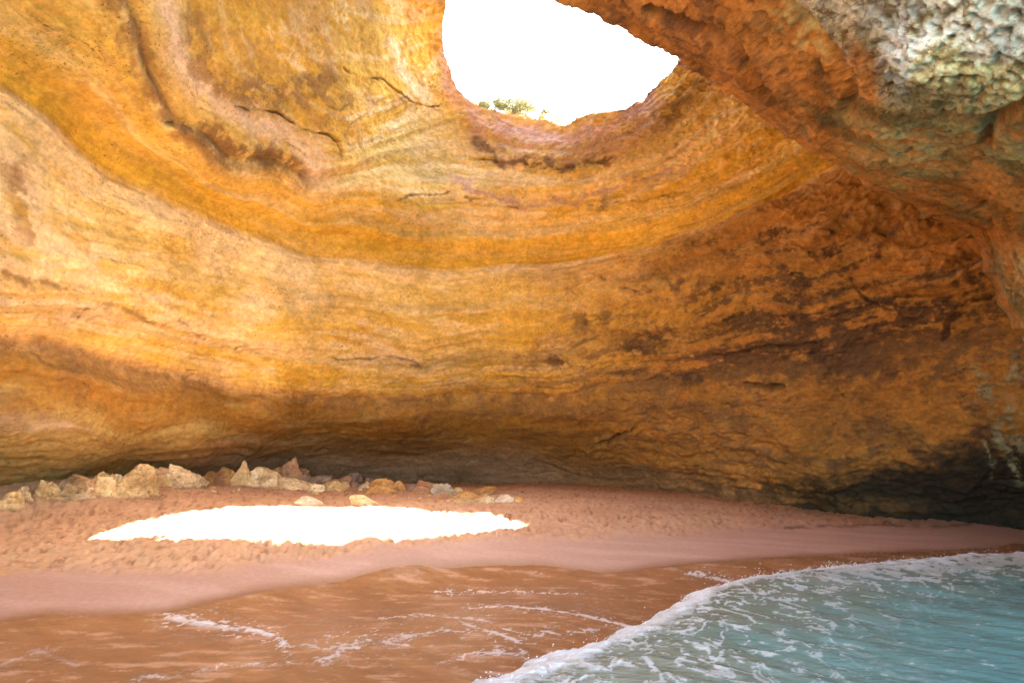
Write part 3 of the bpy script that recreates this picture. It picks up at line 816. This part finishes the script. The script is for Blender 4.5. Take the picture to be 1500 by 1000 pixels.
    C = mixc(C, grn * 1.1, np.clip(patchmask(PX, PY, 1150, 20, 40, 24, 45) + patchmask(PX, PY, 1180, 60, 30, 18, 50), 0, 1) * smooth(-.2, .2, a4) * .8)
    gz = np.clip(patchmask(PX, PY, 1330, 215, 80, 42, 10) * 1.2 + patchmask(PX, PY, 1480, 230, 40, 30) + patchmask(PX, PY, 1400, 190, 60, 18), 0, 1)
    C = mixc(C, grn * .85, gz * smooth(-.35, .15, a4) * .9)
    C = mixc(C, ora * 1.1, patchmask(PX, PY, 1470, 290, 50, 30, 20) * .6)
    lo = smooth(345, 385, PY) * smooth(1450, 1480, PX - (PY - 380) * .1)
    C = mixc(C, ylg * .95, lo * smooth(-.15, .2, a4) * .85)
    C = mixc(C, dor * .8, smooth(.25, .0, -pit) * 0)
    C = mixc(C, dk, np.clip(-honey * 2.4 - .12, 0, .8) * (1 - .45 * wface))
    # rollover behind the silhouette
    nb = 24
    Pe = P[0]; d = Pe - CAM; d /= np.linalg.norm(d, axis=-1, keepdims=True)
    tang = np.gradient(P0[0], axis=0); nrm = np.cross(tang, d); nrm /= np.linalg.norm(nrm, axis=-1, keepdims=True)
    inn = (P0[8] - P0[0]); sg = np.sign((nrm * inn).sum(-1, keepdims=True)); nrm = nrm * sg
    rows = []
    for k in range(nb, 0, -1):
        q = k / nb
        rows.append(Pe + d * (1.8 * q ** .6) + nrm * (5.5 * q ** 1.9 + .05 * q))
    P = np.concatenate([np.array(rows), P], 0)
    C = np.concatenate([np.broadcast_to(ora * .8, (nb,) + C.shape[1:]), C], 0)
    me = mesh_from('cave_arch', P.reshape(-1, 3), grid_faces(P.shape[0], P.shape[1]), C)
    link('cave_arch', me, M_arch, kind='structure')


# ------------------------------------------------------------------ water
def build_water():
    az = np.radians(np.concatenate([np.linspace(-180, -44, 60)[:-1], np.linspace(-44, 44, 900), np.linspace(44, 180, 60)[1:]]))
    inv = np.linspace(1 / 6.8, 1 / 27.0, 330)
    d = np.concatenate([[.5, 2, 4, 5.5], 1 / inv, [32, 40, 60, 150, 600, 4000]])
    A, D = np.meshgrid(az, d)
    X = np.sin(A) * D; Y = np.cos(A) * D
    zs = sand_base(X, Y)
    wl = above_line(X, Y, WL); cr = -above_line(X, Y, CR)     # cr > 0 : seaward of the breaker
    px, py = project(np.stack([X, Y, np.zeros_like(X)], -1))
    hx = X * .77 + Y * -.64; hy = X * .64 + Y * .77            # hy across the wave fronts
    n1 = fbm(X * .8, Y * .8, 1, 4); n2 = fbm(X * 2.5, Y * 2.5, 3, 4, .6); n3 = noise(hx * .5, hy * 1.6, 5); n4 = noise(hx * 1.6, hy * 4.2, 6)
    crj = cr + .35 * n1 + .12 * n2
    # breaker profile
    hgt = np.interp(crj, [-.25, 0, .2, .6, 1.2, 2.2, 3.5, 6], [0, .08, .20, .31, .32, .22, .10, .03])
    hgt = hgt * (.75 + .25 * smooth(850, 1050, px))
    sea = hgt + (.045 * n3 + .022 * n4 + .03 * noise(hx * .2, hy * .55, 2)) * smooth(.2, 2.5, crj) + .05 * n2 * np.exp(-((crj - .5) / .6) ** 2)
    film = zs + .022 + .012 * n3 * smooth(0, 2, -wl) + .010 * n4 + .008 * n2
    wj = wl + .10 * n1 + .03 * n2
    film = zs + np.where(wj > 0, -.16 * np.minimum(wj, 1), 0) + np.tanh(np.clip(-wj, 0, 5) * 4) * (film - zs)
    inner = smooth(-.30, .0, crj)
    far = (D > 27) | (np.abs(A) > math.radians(60))
    Z = film * (1 - inner) + np.maximum(sea + .02, film) * inner
    Z = np.where(wl > 0, film, Z)
    Z = np.where(far & (wl <= 0), 0.02, Z); Z = np.where(D > 32, np.where(np.abs(A) < math.radians(75), -.3, 0), Z)
    # small standing front of the second sheet of swash
    sw_px = [(-50, 935), (120, 918), (240, 909), (275, 916), (330, 921), (375, 926), (405, 936), (418, 948)]
    sd, sp = seg_dist(px, py, sw_px[2:])
    Z = Z + .03 * np.exp(-(sd / 3.5) ** 2)
    # ---- colour
    brown = np.array([.37, .18, .085]); br2 = np.array([.26, .12, .055]); teal = np.array([.115, .30, .315]); grn = np.array([.19, .23, .17]); foamc = np.array([.78, .83, .90])
    C = mixc(np.broadcast_to(brown, X.shape + (3,)), br2, smooth(-.3, .3, fbm(hx * .25, hy * .9, 4, 4)) * .7)
    sheen = fbm(X * 1.1, Y * 3.0, 14, 5, .65)
    C = mixc(C, np.array([.60, .36, .24]), smooth(.05, .30, sheen) * .7); C = mixc(C, br2 * .8, smooth(.08, .34, -sheen) * .5)  # pale pink streaks paint reflections into the film colour, darker ones between
    deep = smooth(.2, 5.5, crj + 1.2 * n1)
    W = mixc(np.broadcast_to(grn, X.shape + (3,)), teal, np.clip(deep * .9 + .35 * fbm(X * .3, Y * .6, 2, 3), 0, 1))
    W = mixc(W, np.array([.16, .38, .38]), smooth(0, .35, fbm(hx * .35, hy * 1.1, 12, 4)) * .6 * deep)
    C = mixc(C, W, inner)
    # foam
    lace = ridged(X * 2.2 + 1.5 * n1, Y * 1.8 + n2, 2.0, 4); lace2 = ridged(X * 4.2 + n2, Y * 3.4 + n2, 6.0, 3)
    speck = fbm(X * 6, Y * 9, 3, 3, .6)
    head = np.exp(-((crj - .34) / .42) ** 2)
    fo = smooth(.10, 1.0, head + .75 * n2 + .55 * speck) * .92
    wake = smooth(5.2, .4, crj) * smooth(.0, .5, crj)
    fo = np.maximum(fo, wake * smooth(.66, .9, lace + .3 * n2 + .2 * speck) * .8)
    fo = np.maximum(fo, wake * smooth(.18, .42, fbm(hx * 1.2, hy * 4.0, 21, 4, .65)) * .85)
    far_white = smooth(1100, 1350, px) * np.exp(-((crj - .8) / .9) ** 2)
    fo = np.maximum(fo, far_white * smooth(-.35, .15, n2 + .4 * speck))
    # thin foam edge along the breaker's foot
    # swash foam
    lines = [(sw_px[2:], 5.5, 1.0), ([(240, 909), (320, 893), (400, 873), (480, 857), (560, 847)], 1.8, .6),
             ([(430, 945), (480, 952), (540, 940), (600, 945)], 4, .5), ([(560, 905), (620, 898), (670, 903), (720, 912)], 3, .45), ([(760, 930), (820, 925), (880, 915)], 3, .5), ([(640, 968), (700, 955), (770, 950)], 3.5, .55),
             ([(690, 888), (740, 884), (800, 893), (880, 900), (925, 905)], 3.2, .75), ([(640, 865), (700, 861), (780, 862), (860, 863)], 2.0, .5),
             ([(1005, 838), (1040, 841), (1075, 845)], 1.6, .8), ([(680, 915), (725, 926), (760, 938)], 3.5, .65), ([(470, 972), (500, 955), (530, 950)], 4, .6),
             ([(560, 940), (590, 935), (640, 925), (680, 925)], 3, .5), ([(0, 975), (60, 955), (110, 975)], 5, .25), ([(200, 1000), (330, 978), (480, 968)], 2.2, .35)]
    n6 = fbm(X * 7, Y * 6, 44, 3, .6); jx = px + 22 * n2 + 8 * n1 + 8 * n6; jy = py + 8 * n2 + 4 * n1 + 5 * n6
    fl = np.zeros_like(fo)
    for ln, w, a in lines:
        la = np.array(ln); m = (px > la[:, 0].min() - 60) & (px < la[:, 0].max() + 60) & (py > la[:, 1].min() - 50) & (py < la[:, 1].max() + 50)
        if m.any():
            dd, _ = seg_dist(jx[m], jy[m], ln)
            fl[m] = np.maximum(fl[m], a * np.maximum(np.exp(-(dd / (w * .55)) ** 2) * smooth(-.5, .12, n2[m] + .5 * n6[m]), np.exp(-(dd / (w * 2.6)) ** 2) * smooth(.74, .9, lace2[m] + .2 * n6[m]) * .8))
    area = np.clip(patchmask(px, py, 500, 940, 110, 35) + patchmask(px, py, 720, 920, 130, 40) + .5 * patchmask(px, py, 880, 880, 80, 25), 0, 1)
    lc = area * smooth(.64, .84, lace2 * .45 + lace * .45 + .15 * n6) * .6
    lc = np.maximum(lc, area * smooth(.25, .5, speck) * .35)
    lowleft = smooth(.86, .97, lace) * smooth(920, 960, py) * smooth(520, 200, px) * .25
    thin = smooth(.35, .55, fbm(hx * .7, hy * 3.5, 31, 4, .6)) * .45
    fl = np.maximum(np.maximum(fl, lc), np.maximum(lowleft, thin * smooth(560, 760, px)))
    fl = fl * (1 - inner) * smooth(-.05, -.3, wl)
    fo = np.clip(fo * inner + fl, 0, 1)
    C = mixc(C, foamc, fo)
    Z = Z + .035 * fo * inner * (.5 + speck)
    me = mesh_from('sea_water', np.stack([X, Y, Z], -1).reshape(-1, 3), grid_faces(*X.shape), C, {'foam': fo, 'film': 1 - inner})
    link('sea_water', me, M_water, kind='structure')
    return X, Y, Z, crj, px


build_shell()
build_arch()
SX, SY, SZ = build_sand()
WX, WY, WZ, WCR, WPX = build_water()
# === OBJECTS ===
# ------------------------------------------------------------------ boulders
_ico_cache = {}


def ico(level):
    if level in _ico_cache:
        return _ico_cache[level]
    t = (1 + 5 ** .5) / 2
    v = [(-1, t, 0), (1, t, 0), (-1, -t, 0), (1, -t, 0), (0, -1, t), (0, 1, t), (0, -1, -t), (0, 1, -t), (t, 0, -1), (t, 0, 1), (-t, 0, -1), (-t, 0, 1)]
    f = [(0, 11, 5), (0, 5, 1), (0, 1, 7), (0, 7, 10), (0, 10, 11), (1, 5, 9), (5, 11, 4), (11, 10, 2), (10, 7, 6), (7, 1, 8), (3, 9, 4), (3, 4, 2), (3, 2, 6), (3, 6, 8), (3, 8, 9), (4, 9, 5), (2, 4, 11), (6, 2, 10), (8, 6, 7), (9, 8, 1)]
    v = [np.array(p) / np.linalg.norm(p) for p in v]
    for _ in range(level):
        mid = {}; nf = []
        def m(a, b):
            k = (min(a, b), max(a, b))
            if k not in mid:
                p = v[a] + v[b]; v.append(p / np.linalg.norm(p)); mid[k] = len(v) - 1
            return mid[k]
        for a, b, c in f:
            x, y, z = m(a, b), m(b, c), m(c, a)
            nf += [(a, x, z), (b, y, x), (c, z, y), (x, y, z)]
        f = nf
    _ico_cache[level] = (np.array(v), np.array(f))
    return _ico_cache[level]


ROCK_COL = {'ochre': (.80, .55, .25), 'tan': (.78, .56, .27), 'pale': (.86, .66, .38), 'white': (.88, .74, .54), 'orange': (.78, .44, .16), 'red': (.64, .35, .19), 'mauve': (.50, .32, .23), 'brown': (.55, .35, .17), 'dark': (.18, .08, .05)}


def boulder_mesh(w, d, h, kind, col, seed, level=4, lean=0.0):
    r = np.random.RandomState(seed)
    v, f = ico(level)
    P = v.copy()
    ncut = {'round': 9, 'block': 10, 'spire': 11, 'slab': 9, 'mound': 6, 'craggy': 13, 'wedge': 9}[kind]
    P *= 1.25
    for i in range(ncut):
        n = r.normal(size=3); n[2] = abs(n[2]) * (.6 if kind != 'slab' else 1.6); n /= np.linalg.norm(n)
        dd = r.uniform(.52, .86)
        s_ = P @ n - dd
        P -= np.where(s_ > 0, s_ * .97, 0)[:, None] * n
    if kind in ('block', 'slab'):
        for n in ((1, 0, 0), (-1, 0, 0), (0, -1, 0), (0, 0, 1)):
            n = np.array(n) + r.normal(size=3) * .16; n /= np.linalg.norm(n); s_ = P @ n - .72
            P -= np.where(s_ > 0, s_ * .95, 0)[:, None] * n
    o = r.uniform(0, 60, 3)
    x, y, z = (P + o).T
    dsp = .15 * fbm(x * 1.3, y * 1.3, z * 1.3, 3) + .11 * (ridged(x * 2.4, y * 2.4, z * 2.4, 3) - .6) + .07 * fbm(x * 5, y * 5, z * 5, 3, .6)
    if kind == 'craggy':
        dsp = dsp * 2.0 - .08 * smooth(.1, .3, noise(x * 3.2, y * 3.2, z * 3.2))
    if kind == 'mound':
        dsp = dsp * .7
    P = P + v * dsp[:, None]
    zz = P[:, 2]
    if kind == 'spire':
        tz = np.clip((zz + .3) / 1.2, 0, 1); P[:, 0] = P[:, 0] * (1 - .48 * tz) + .12 * tz; P[:, 1] *= 1 - .4 * tz
    if kind == 'wedge':
        P[:, 2] += P[:, 0] * .45
    if kind == 'mound':
        P[:, 2] = np.where(zz > 0, zz * (1 - .35 * np.clip(P[:, 0] ** 2, 0, 1)), zz)
    P[:, 0] += lean * np.clip(P[:, 2] + .2, 0, 2)
    up = P[:, 2] > -.25
    mn = P[up].min(0); mx = P[up].max(0)
    P[:, 0] = (P[:, 0] - (mn[0] + mx[0]) / 2) / (mx[0] - mn[0]) * w
    P[:, 1] = (P[:, 1] - (mn[1] + mx[1]) / 2) / (mx[1] - mn[1]) * d
    P[:, 2] = (P[:, 2] + .25) / (mx[2] + .25) * h
    c = np.array(ROCK_COL[col])
    q = P + o
    k1 = fbm(q[:, 0] * 1.6, q[:, 1] * 1.6, q[:, 2] * 2.2, 4, .6); k2 = fbm(q[:, 0] * 6, q[:, 1] * 6, q[:, 2] * 6, 3, .6)
    C = mixc(np.broadcast_to(c, P.shape), c * np.array([.72, .62, .5]), smooth(-.05, .3, k1) * .7)
    C = mixc(C, np.minimum(c * 1.2 + .04, .92), smooth(.05, .3, -k1) * .6)
    C = mixc(C, c * .35, smooth(.15, .38, k2) * .7)
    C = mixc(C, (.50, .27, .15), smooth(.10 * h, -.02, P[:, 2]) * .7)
    return mesh_from('boulder', P, f, C, smooth_shade=level > 3)


def wall_limit(px):
    r = ray(px, 700.0); a, e = azel(r)
    return float(np.exp(shell_rbf(np.array([a]), np.array([e]))[0]))


def ground_at(px, py):
    """walk along the sight line until it meets the sand"""
    r = ray(px, py); lim = wall_limit(px) - 1.0; rn = math.hypot(r[0], r[1])
    ts = np.linspace(6, lim, 500) / rn
    pts_ = CAM + ts[:, None] * r
    zs = sand_base(pts_[:, 0], pts_[:, 1])
    hit = np.where(pts_[:, 2] <= zs)[0]
    i = hit[0] if len(hit) else len(ts) - 1
    p = pts_[i].copy(); p[2] = zs[i]
    return p, ts[i]


def boulder(cx, top, base, wpx, kind, col, label, seed, lean=0.0, back=0.0, name='boulder', cat='boulder', group='boulders fallen along the foot of the cave wall', level=None):
    p, t = ground_at(cx, base)
    t = t + back * .45
    near_ = (np.abs(WALLD[0] - cx) < max(wpx * .55, 6)) & (WALLD[1] > top - 5) & (WALLD[1] < base + 6)
    if near_.any():
        t = min(t, float(WALLD[2][near_].min()) - wpx * t / 1000 * .75 + back * .12)
    r = ray(cx, base); q = CAM + r * t; q[2] = float(sand_base(q[0:1], q[1:2])[0])
    w = wpx * t / 1000 * 1.16
    # height so that the top reaches the wanted sight line
    rt = ray(cx, top); ztop = 3 + rt[2] * t * (r[1] / rt[1])
    h = max(.10, ztop - q[2]) * .92
    h = min(h, w * {'spire': .95, 'mound': .45, 'slab': .6, 'wedge': .7}.get(kind, .75))
    d = w * (.55 if kind in ('slab', 'spire') else .75)
    lv = level or (5 if wpx > 45 else 4 if wpx > 18 else 3)
    me = boulder_mesh(w, d, h, kind, col, seed, lv, lean)
    o = link(name, me, M_boulder, label=label, category=cat, group=group)
    o.location = (q[0], q[1] + d * .35, q[2] - .02)
    o.rotation_euler = (0, 0, math.atan2(-q[0], q[1]) * .8)
    return o


ROCKS = [
    (15, 686, 706, 31, 'round', 'ochre', 'smooth rounded ochre boulder, leftmost of the row at the wall foot', .0, 1),
    (30, 702, 713, 24, 'craggy', 'pale', 'small pale jagged stone just right of the smooth ochre boulder', .0, 0),
    (63, 699, 724, 42, 'craggy', 'ochre', 'lumpy ochre boulder with a fluted dark left side near the left end of the row', .0, 0),
    (100, 704, 730, 50, 'craggy', 'pale', 'pale two tiered craggy boulder reaching furthest towards the sea on the left', .1, 0),
    (105, 691, 708, 46, 'block', 'brown', 'brown squat rock behind the pale two tiered boulder', .0, 1.5),
    (119, 700, 716, 24, 'wedge', 'pale', 'small pale wedge leaning between the two tiered boulder and the slanted one', .0, 0),
    (134, 687, 714, 36, 'craggy', 'ochre', 'yellow ochre rock hugging the left side of the pale slanted boulder', .2, .3),
    (160, 691, 715, 46, 'wedge', 'pale', 'pale slanted boulder with a smooth flat face sloping down to the right', -.4, 0),
    (146, 678, 694, 44, 'slab', 'tan', 'thin flat ledge of rock jutting left from the largest boulder', .0, 2.0),
    (165, 671, 702, 34, 'craggy', 'ochre', 'craggy ochre shoulder rock against the left of the largest boulder', .0, 1.4),
    (192, 669, 709, 56, 'round', 'tan', 'largest boulder of the left group, rounded and cracked across its face', .0, .5),
    (234, 677, 702, 40, 'slab', 'brown', 'brown flat sided slab behind the long yellow ended block', .0, 2.0),
    (262, 675, 702, 46, 'round', 'pale', 'pale humped slab behind the long block, grey at its right end', .0, 1.6),
    (236, 692, 713, 26, 'craggy', 'ochre', 'fluted yellow rock at the left end of the long pale block', .0, 0),
    (264, 690, 712, 56, 'block', 'pale', 'long pale block with a flat top in front of the humped slab', .0, .2),
    (300, 696, 708, 24, 'round', 'pale', 'small pale stone at the right end of the long block', .0, .2),
    (305, 678, 700, 22, 'block', 'orange', 'small orange squared block left of the pointed spire', .0, 1.5),
    (324, 677, 700, 30, 'round', 'orange', 'low orange brown rock touching the left foot of the pointed spire', .0, 1.3),
    (308, 687, 703, 32, 'craggy', 'red', 'crumbled reddish rock in front of the orange squared block', .0, .6),
    (335, 691, 706, 26, 'craggy', 'tan', 'low tan rubble stone before the pointed spire', .0, .2),
    (350, 663, 702, 34, 'spire', 'tan', 'tall pointed spire of tan rock rising above its neighbours', .12, 1.2),
    (374, 680, 713, 64, 'round', 'pale', 'big pale pitted boulder with a yellow stained foot', .0, .2),
    (393, 664, 700, 28, 'round', 'orange', 'rounded orange brown boulder standing behind the big pitted one', .3, 1.8),
    (386, 671, 702, 18, 'wedge', 'pale', 'narrow pale fin wedged in front of the rounded orange brown boulder', .0, 1.0),
    (420, 664, 706, 40, 'spire', 'red', 'triangular reddish boulder with an overhanging cap', .1, 1.0),
    (438, 683, 706, 26, 'craggy', 'red', 'stepped reddish rock on the right flank of the triangular boulder', .0, .9),
    (447, 692, 709, 30, 'craggy', 'mauve', 'mauve brown rubble rock sloping down from the triangular boulder', .0, .6),
    (427, 697, 717, 56, 'mound', 'pale', 'pale low mound of rock half buried below the triangular boulder', -.2, 0),
    (472, 694, 709, 34, 'slab', 'mauve', 'grey mauve flat slab in the dark below the undercut', .0, 1.2),
    (478, 702, 718, 44, 'mound', 'tan', 'tan low rock in front of the grey mauve slab', .0, 0),
    (499, 694, 710, 26, 'craggy', 'red', 'pinkish brown craggy stone right of the mauve slab', .0, 1.0),
    (517, 690, 706, 22, 'round', 'mauve', 'rounded mauve stone perched highest behind the small stones', .0, 1.6),
    (504, 703, 713, 14, 'wedge', 'tan', 'tiny tan stone below the pinkish craggy one', .0, .2),
    (519, 702, 713, 20, 'round', 'mauve', 'small brownish stone between the tiny tan stone and the split pair', .0, .3),
    (533, 703, 715, 18, 'craggy', 'pale', 'small pale pink stone left of the bright orange boulder', .0, .2),
    (541, 698, 710, 14, 'round', 'mauve', 'small dark mauve stone behind the pale pink one', .0, 1.2),
    (560, 698, 719, 42, 'craggy', 'orange', 'bright orange boulder with a knobbly top in the middle of the row', .0, .5),
    (556, 709, 723, 42, 'mound', 'orange', 'smooth orange mound of rock at the front of the orange boulder', .0, 0),
    (582, 702, 718, 20, 'block', 'orange', 'small orange block against the right of the knobbly orange boulder', .0, .6),
    (602, 707, 717, 22, 'slab', 'mauve', 'small grey mauve slab between the orange block and the pinkish stone', .0, .6),
    (614, 710, 722, 24, 'mound', 'red', 'low pinkish stone before the grey mauve slab', .0, 0),
    (625, 701, 718, 32, 'slab', 'red', 'reddish tilted slab leaning on the crumbly pale boulder', -.2, .8),
    (648, 706, 724, 34, 'craggy', 'white', 'crumbly pale boulder right of the reddish tilted slab', -.2, .2),
    (668, 712, 722, 18, 'round', 'tan', 'small tan stone at the right end of the crumbly pale boulder', .0, .2),
    (706, 711, 724, 34, 'block', 'orange', 'flat topped orange block standing alone against the bare sand', .2, .6),
    (686, 718, 729, 40, 'mound', 'orange', 'low orange hump left in front of the flat topped block', .0, 0),
    (739, 722, 736, 26, 'craggy', 'white', 'whitish pitted lump, brightest stone at the right end of the row', .0, 0),
    (712, 725, 736, 32, 'craggy', 'pale', 'pale knobbly stone joined to the left of the whitish lump', .0, 0),
    (680, 729, 736, 34, 'mound', 'tan', 'thin low tan stone trailing left of the pale knobbly one', .0, 0),
    (758, 725, 735, 20, 'wedge', 'orange', 'small orange wedge, the last stone on the right of the row', -.3, .1),
    (448, 725, 739, 38, 'mound', 'white', 'pale flat stone lying in the sand just behind the sunlit patch', -.2, 0),
    (531, 722, 739, 38, 'mound', 'pale', 'pale slanting stone half buried at the back edge of the sunlit patch', -.4, 0),
    (206, 703, 713, 16, 'craggy', 'red', 'small reddish stone at the right foot of the largest boulder', .0, 0),
    (462, 706, 720, 22, 'wedge', 'pale', 'pale little wedge between the low pale mound and the tan rock', .0, 0),
]
for i, (cx, top, base, wpx, kind, col, lab, lean, back) in enumerate(ROCKS):
    boulder(cx, top, base, wpx, kind, col, lab, 100 + i * 7, lean, back)
boulder(1303, 757, 763, 15, 'mound', 'dark', 'dark reddish stone alone on the damp sand near the right wall', 900, name='beach_stone', cat='stone', group='single stones on the beach')
boulder(497, 751, 753.5, 9, 'mound', 'mauve', 'small stone lying inside the sunlit patch of sand', 901, name='beach_stone', cat='stone', group='single stones on the beach')
# rubble too small to tell apart
rr = random.Random(5)
for i in range(70):
    cx = rr.choice([rr.uniform(20, 330), rr.uniform(330, 680), rr.uniform(440, 780)])
    base = np.interp(cx, [0, 100, 200, 400, 560, 780], [712, 731, 716, 719, 726, 737]) + rr.uniform(-9, 3)
    wp = rr.uniform(3.5, 9)
    boulder(cx, base - wp * rr.uniform(.35, .6), base, wp, rr.choice(['round', 'craggy', 'block', 'wedge']), rr.choice(['tan', 'pale', 'red', 'orange', 'mauve', 'ochre']),
            'pebble sized chip of rock among the fallen boulders', 2000 + i, name='small_stone', cat='stone', group='small stones scattered among the boulders', level=2)
# white scrap lying between the rocks
p_, t_ = ground_at(327, 699)
v_, f_ = ico(3)
q_ = v_ * np.array([.14, .06, .05]) + v_ * (.02 * noise(v_[:, 0] * 3, v_[:, 1] * 3, v_[:, 2] * 3))[:, None]
q_[:, 2] += .03 * np.sin(q_[:, 0] * 18)
M_white = bpy.data.materials.new('white_plastic'); M_white.use_nodes = True
M_white.node_tree.nodes['Principled BSDF'].inputs['Base Color'].default_value = (.8, .8, .8, 1)
o = link('plastic_scrap', mesh_from('plastic_scrap', q_, f_), M_white, label='small crumpled white scrap lying before the pointed spire', category='litter')
o.location = CAM + ray(327, 695.5) * (t_ - .5)

# ------------------------------------------------------------------ cliff top seen through the opening
RIMG = 'rocks standing on the lip of the opening'


def rim_rock(cx, top, base, wpx, t, kind, col, label, seed, lean=0.0):
    w = wpx * t / 1000
    r = ray(cx, base); rt = ray(cx, top)
    q = CAM + r * t
    h = (rt[2] - r[2]) * t
    me = boulder_mesh(w, w * .5, h, kind, col, seed, 4, lean)
    o = link('rim_rock', me, M_boulder, label=label, category='rock', group=RIMG)
    o.location = (q[0], q[1] + w * .1, q[2])
    return o


rim_rock(750, 147, 200, 100, 35.1, 'mound', 'tan', 'long tan outcrop under the bush on the lip of the opening', 31)
rim_rock(703, 141, 190, 44, 35.2, 'craggy', 'red', 'reddish knob under the small tuft at the left of the lip', 32)
rim_rock(798, 158, 200, 30, 34.3, 'craggy', 'ochre', 'yellowish rock at the right end of the tan outcrop', 33)
rim_rock(818, 169, 205, 24, 33.5, 'slab', 'orange', 'low orange brown stone in the notch of the lip', 34)
rim_rock(846, 166, 200, 16, 32.9, 'block', 'red', 'little squared stone standing alone in the dip of the lip', 35)
rim_rock(878, 157, 190, 36, 32.7, 'craggy', 'red', 'craggy reddish rock rising right of the dip in the lip', 36)

M_leaf = bpy.data.materials.new('leaf'); M_leaf.use_nodes = True
b_ = M_leaf.node_tree.nodes['Principled BSDF']; a_ = M_leaf.node_tree.nodes.new('ShaderNodeAttribute'); a_.attribute_name = 'Col'
M_leaf.node_tree.links.new(a_.outputs[0], b_.inputs[0]); b_.inputs['Roughness'].default_value = .7
M_stem = rock_material('stem_wood', 4, .3, attr=False, base=(.12, .08, .05))


def bush(cx, top, base, wpx, t, n, label, seed):
    r = np.random.RandomState(seed)
    q = CAM + ray(cx, base) * t; w = wpx * t / 1000; h = (ray(cx, top)[2] - ray(cx, base)[2]) * t
    root = link('bush', None, label=label, category='bush', group='bushes growing on the cliff top')
    root.location = q
    cl = r.uniform(-1, 1, (16, 3)); cl[:, 2] = np.abs(cl[:, 2]) * .9 * (1 - .6 * np.abs(cl[:, 0]))
    cc = cl[r.randint(0, 16, n)] * np.array([w * .42, w * .3, h * .75]) + r.normal(size=(n, 3)) * np.array([w * .09, w * .08, h * .16])
    a = r.normal(size=(n, 3)); a /= np.linalg.norm(a, axis=1, keepdims=True)
    b = np.cross(a, r.normal(size=(n, 3))); b /= np.linalg.norm(b, axis=1, keepdims=True)
    s = r.uniform(.03, .07, (n, 1))
    V = np.concatenate([cc - a * s, cc + b * s * .45, cc + a * s, cc - b * s * .45], 0)
    i = np.arange(n); F = np.stack([i, i + n, i + 2 * n, i + 3 * n], -1)
    base_c = np.array([.32, .34, .18]); g = r.uniform(.6, 1.7, (n, 1)); C = np.tile(base_c * g, (4, 1))
    link('foliage', mesh_from('foliage', V, F, C, smooth_shade=False), M_leaf, root)
    # stems
    Vs, Fs = [], []
    for k in range(9):
        tip = cl[k] * np.array([w * .4, w * .28, h * .7]); k0 = len(Vs)
        for z in (0, 1):
            c0 = tip * z; rad = .035 * (1 - .7 * z)
            for j in range(5):
                Vs.append(c0 + np.array([math.cos(j * 1.2566), math.sin(j * 1.2566), 0]) * rad)
        for j in range(5):
            Fs.append((k0 + j, k0 + (j + 1) % 5, k0 + 5 + (j + 1) % 5, k0 + 5 + j))
    link('stem', mesh_from('stem', np.array(Vs), np.array(Fs)), M_stem, root)


bush(752, 141, 160, 80, 35.2, 7000, 'broad pale green bush on the highest part of the lip of the opening', 3)
bush(702, 145, 156, 32, 35.2, 1800, 'small tuft of green left of the broad bush on the lip', 4)
bush(799, 156, 166, 12, 34.4, 300, 'tiny green sprig at the right edge of the broad bush', 5)

# ------------------------------------------------------------------ spray thrown up by the breaker
m_ = (WCR > -.05) & (WCR < .75) & (WPX > 700) & (WPX < 1520)
cand = np.stack([WX[m_], WY[m_], WZ[m_]], -1)
rs = np.random.RandomState(11)
wgt = smooth(930, 1200, WPX[m_]) * (.25 + smooth(.0, .35, fbm(cand[:, 0] * .8, cand[:, 1] * .8, 2, 3))) + .03
sel = rs.choice(len(cand), 700, p=wgt / wgt.sum())
hgt_ = rs.exponential(.03, len(sel)) * (1 + 1.2 * smooth(.1, .5, noise(cand[sel, 0] * 1.3, cand[sel, 1] * 1.3, 5.0)))
cen = cand[sel] + rs.normal(size=(len(sel), 3)) * np.array([.05, .05, 0]) + np.stack([0 * hgt_, 0 * hgt_, hgt_ + .01], -1)
iv, if_ = ico(0)
sz = rs.uniform(.004, .011, (len(sel), 1, 1))
Vd = (cen[:, None, :] + iv[None] * sz).reshape(-1, 3)
Fd = (if_[None] + (np.arange(len(sel)) * 12)[:, None, None]).reshape(-1, 3)
M_spray = bpy.data.materials.new('spray_foam'); M_spray.use_nodes = True
M_spray.node_tree.nodes['Principled BSDF'].inputs['Base Color'].default_value = (.85, .87, .9, 1)
M_spray.node_tree.nodes['Principled BSDF'].inputs['Roughness'].default_value = .3
link('sea_spray', mesh_from('sea_spray', Vd, Fd), M_spray, kind='stuff', label='white droplets of spray flying off the breaking wave', category='spray')
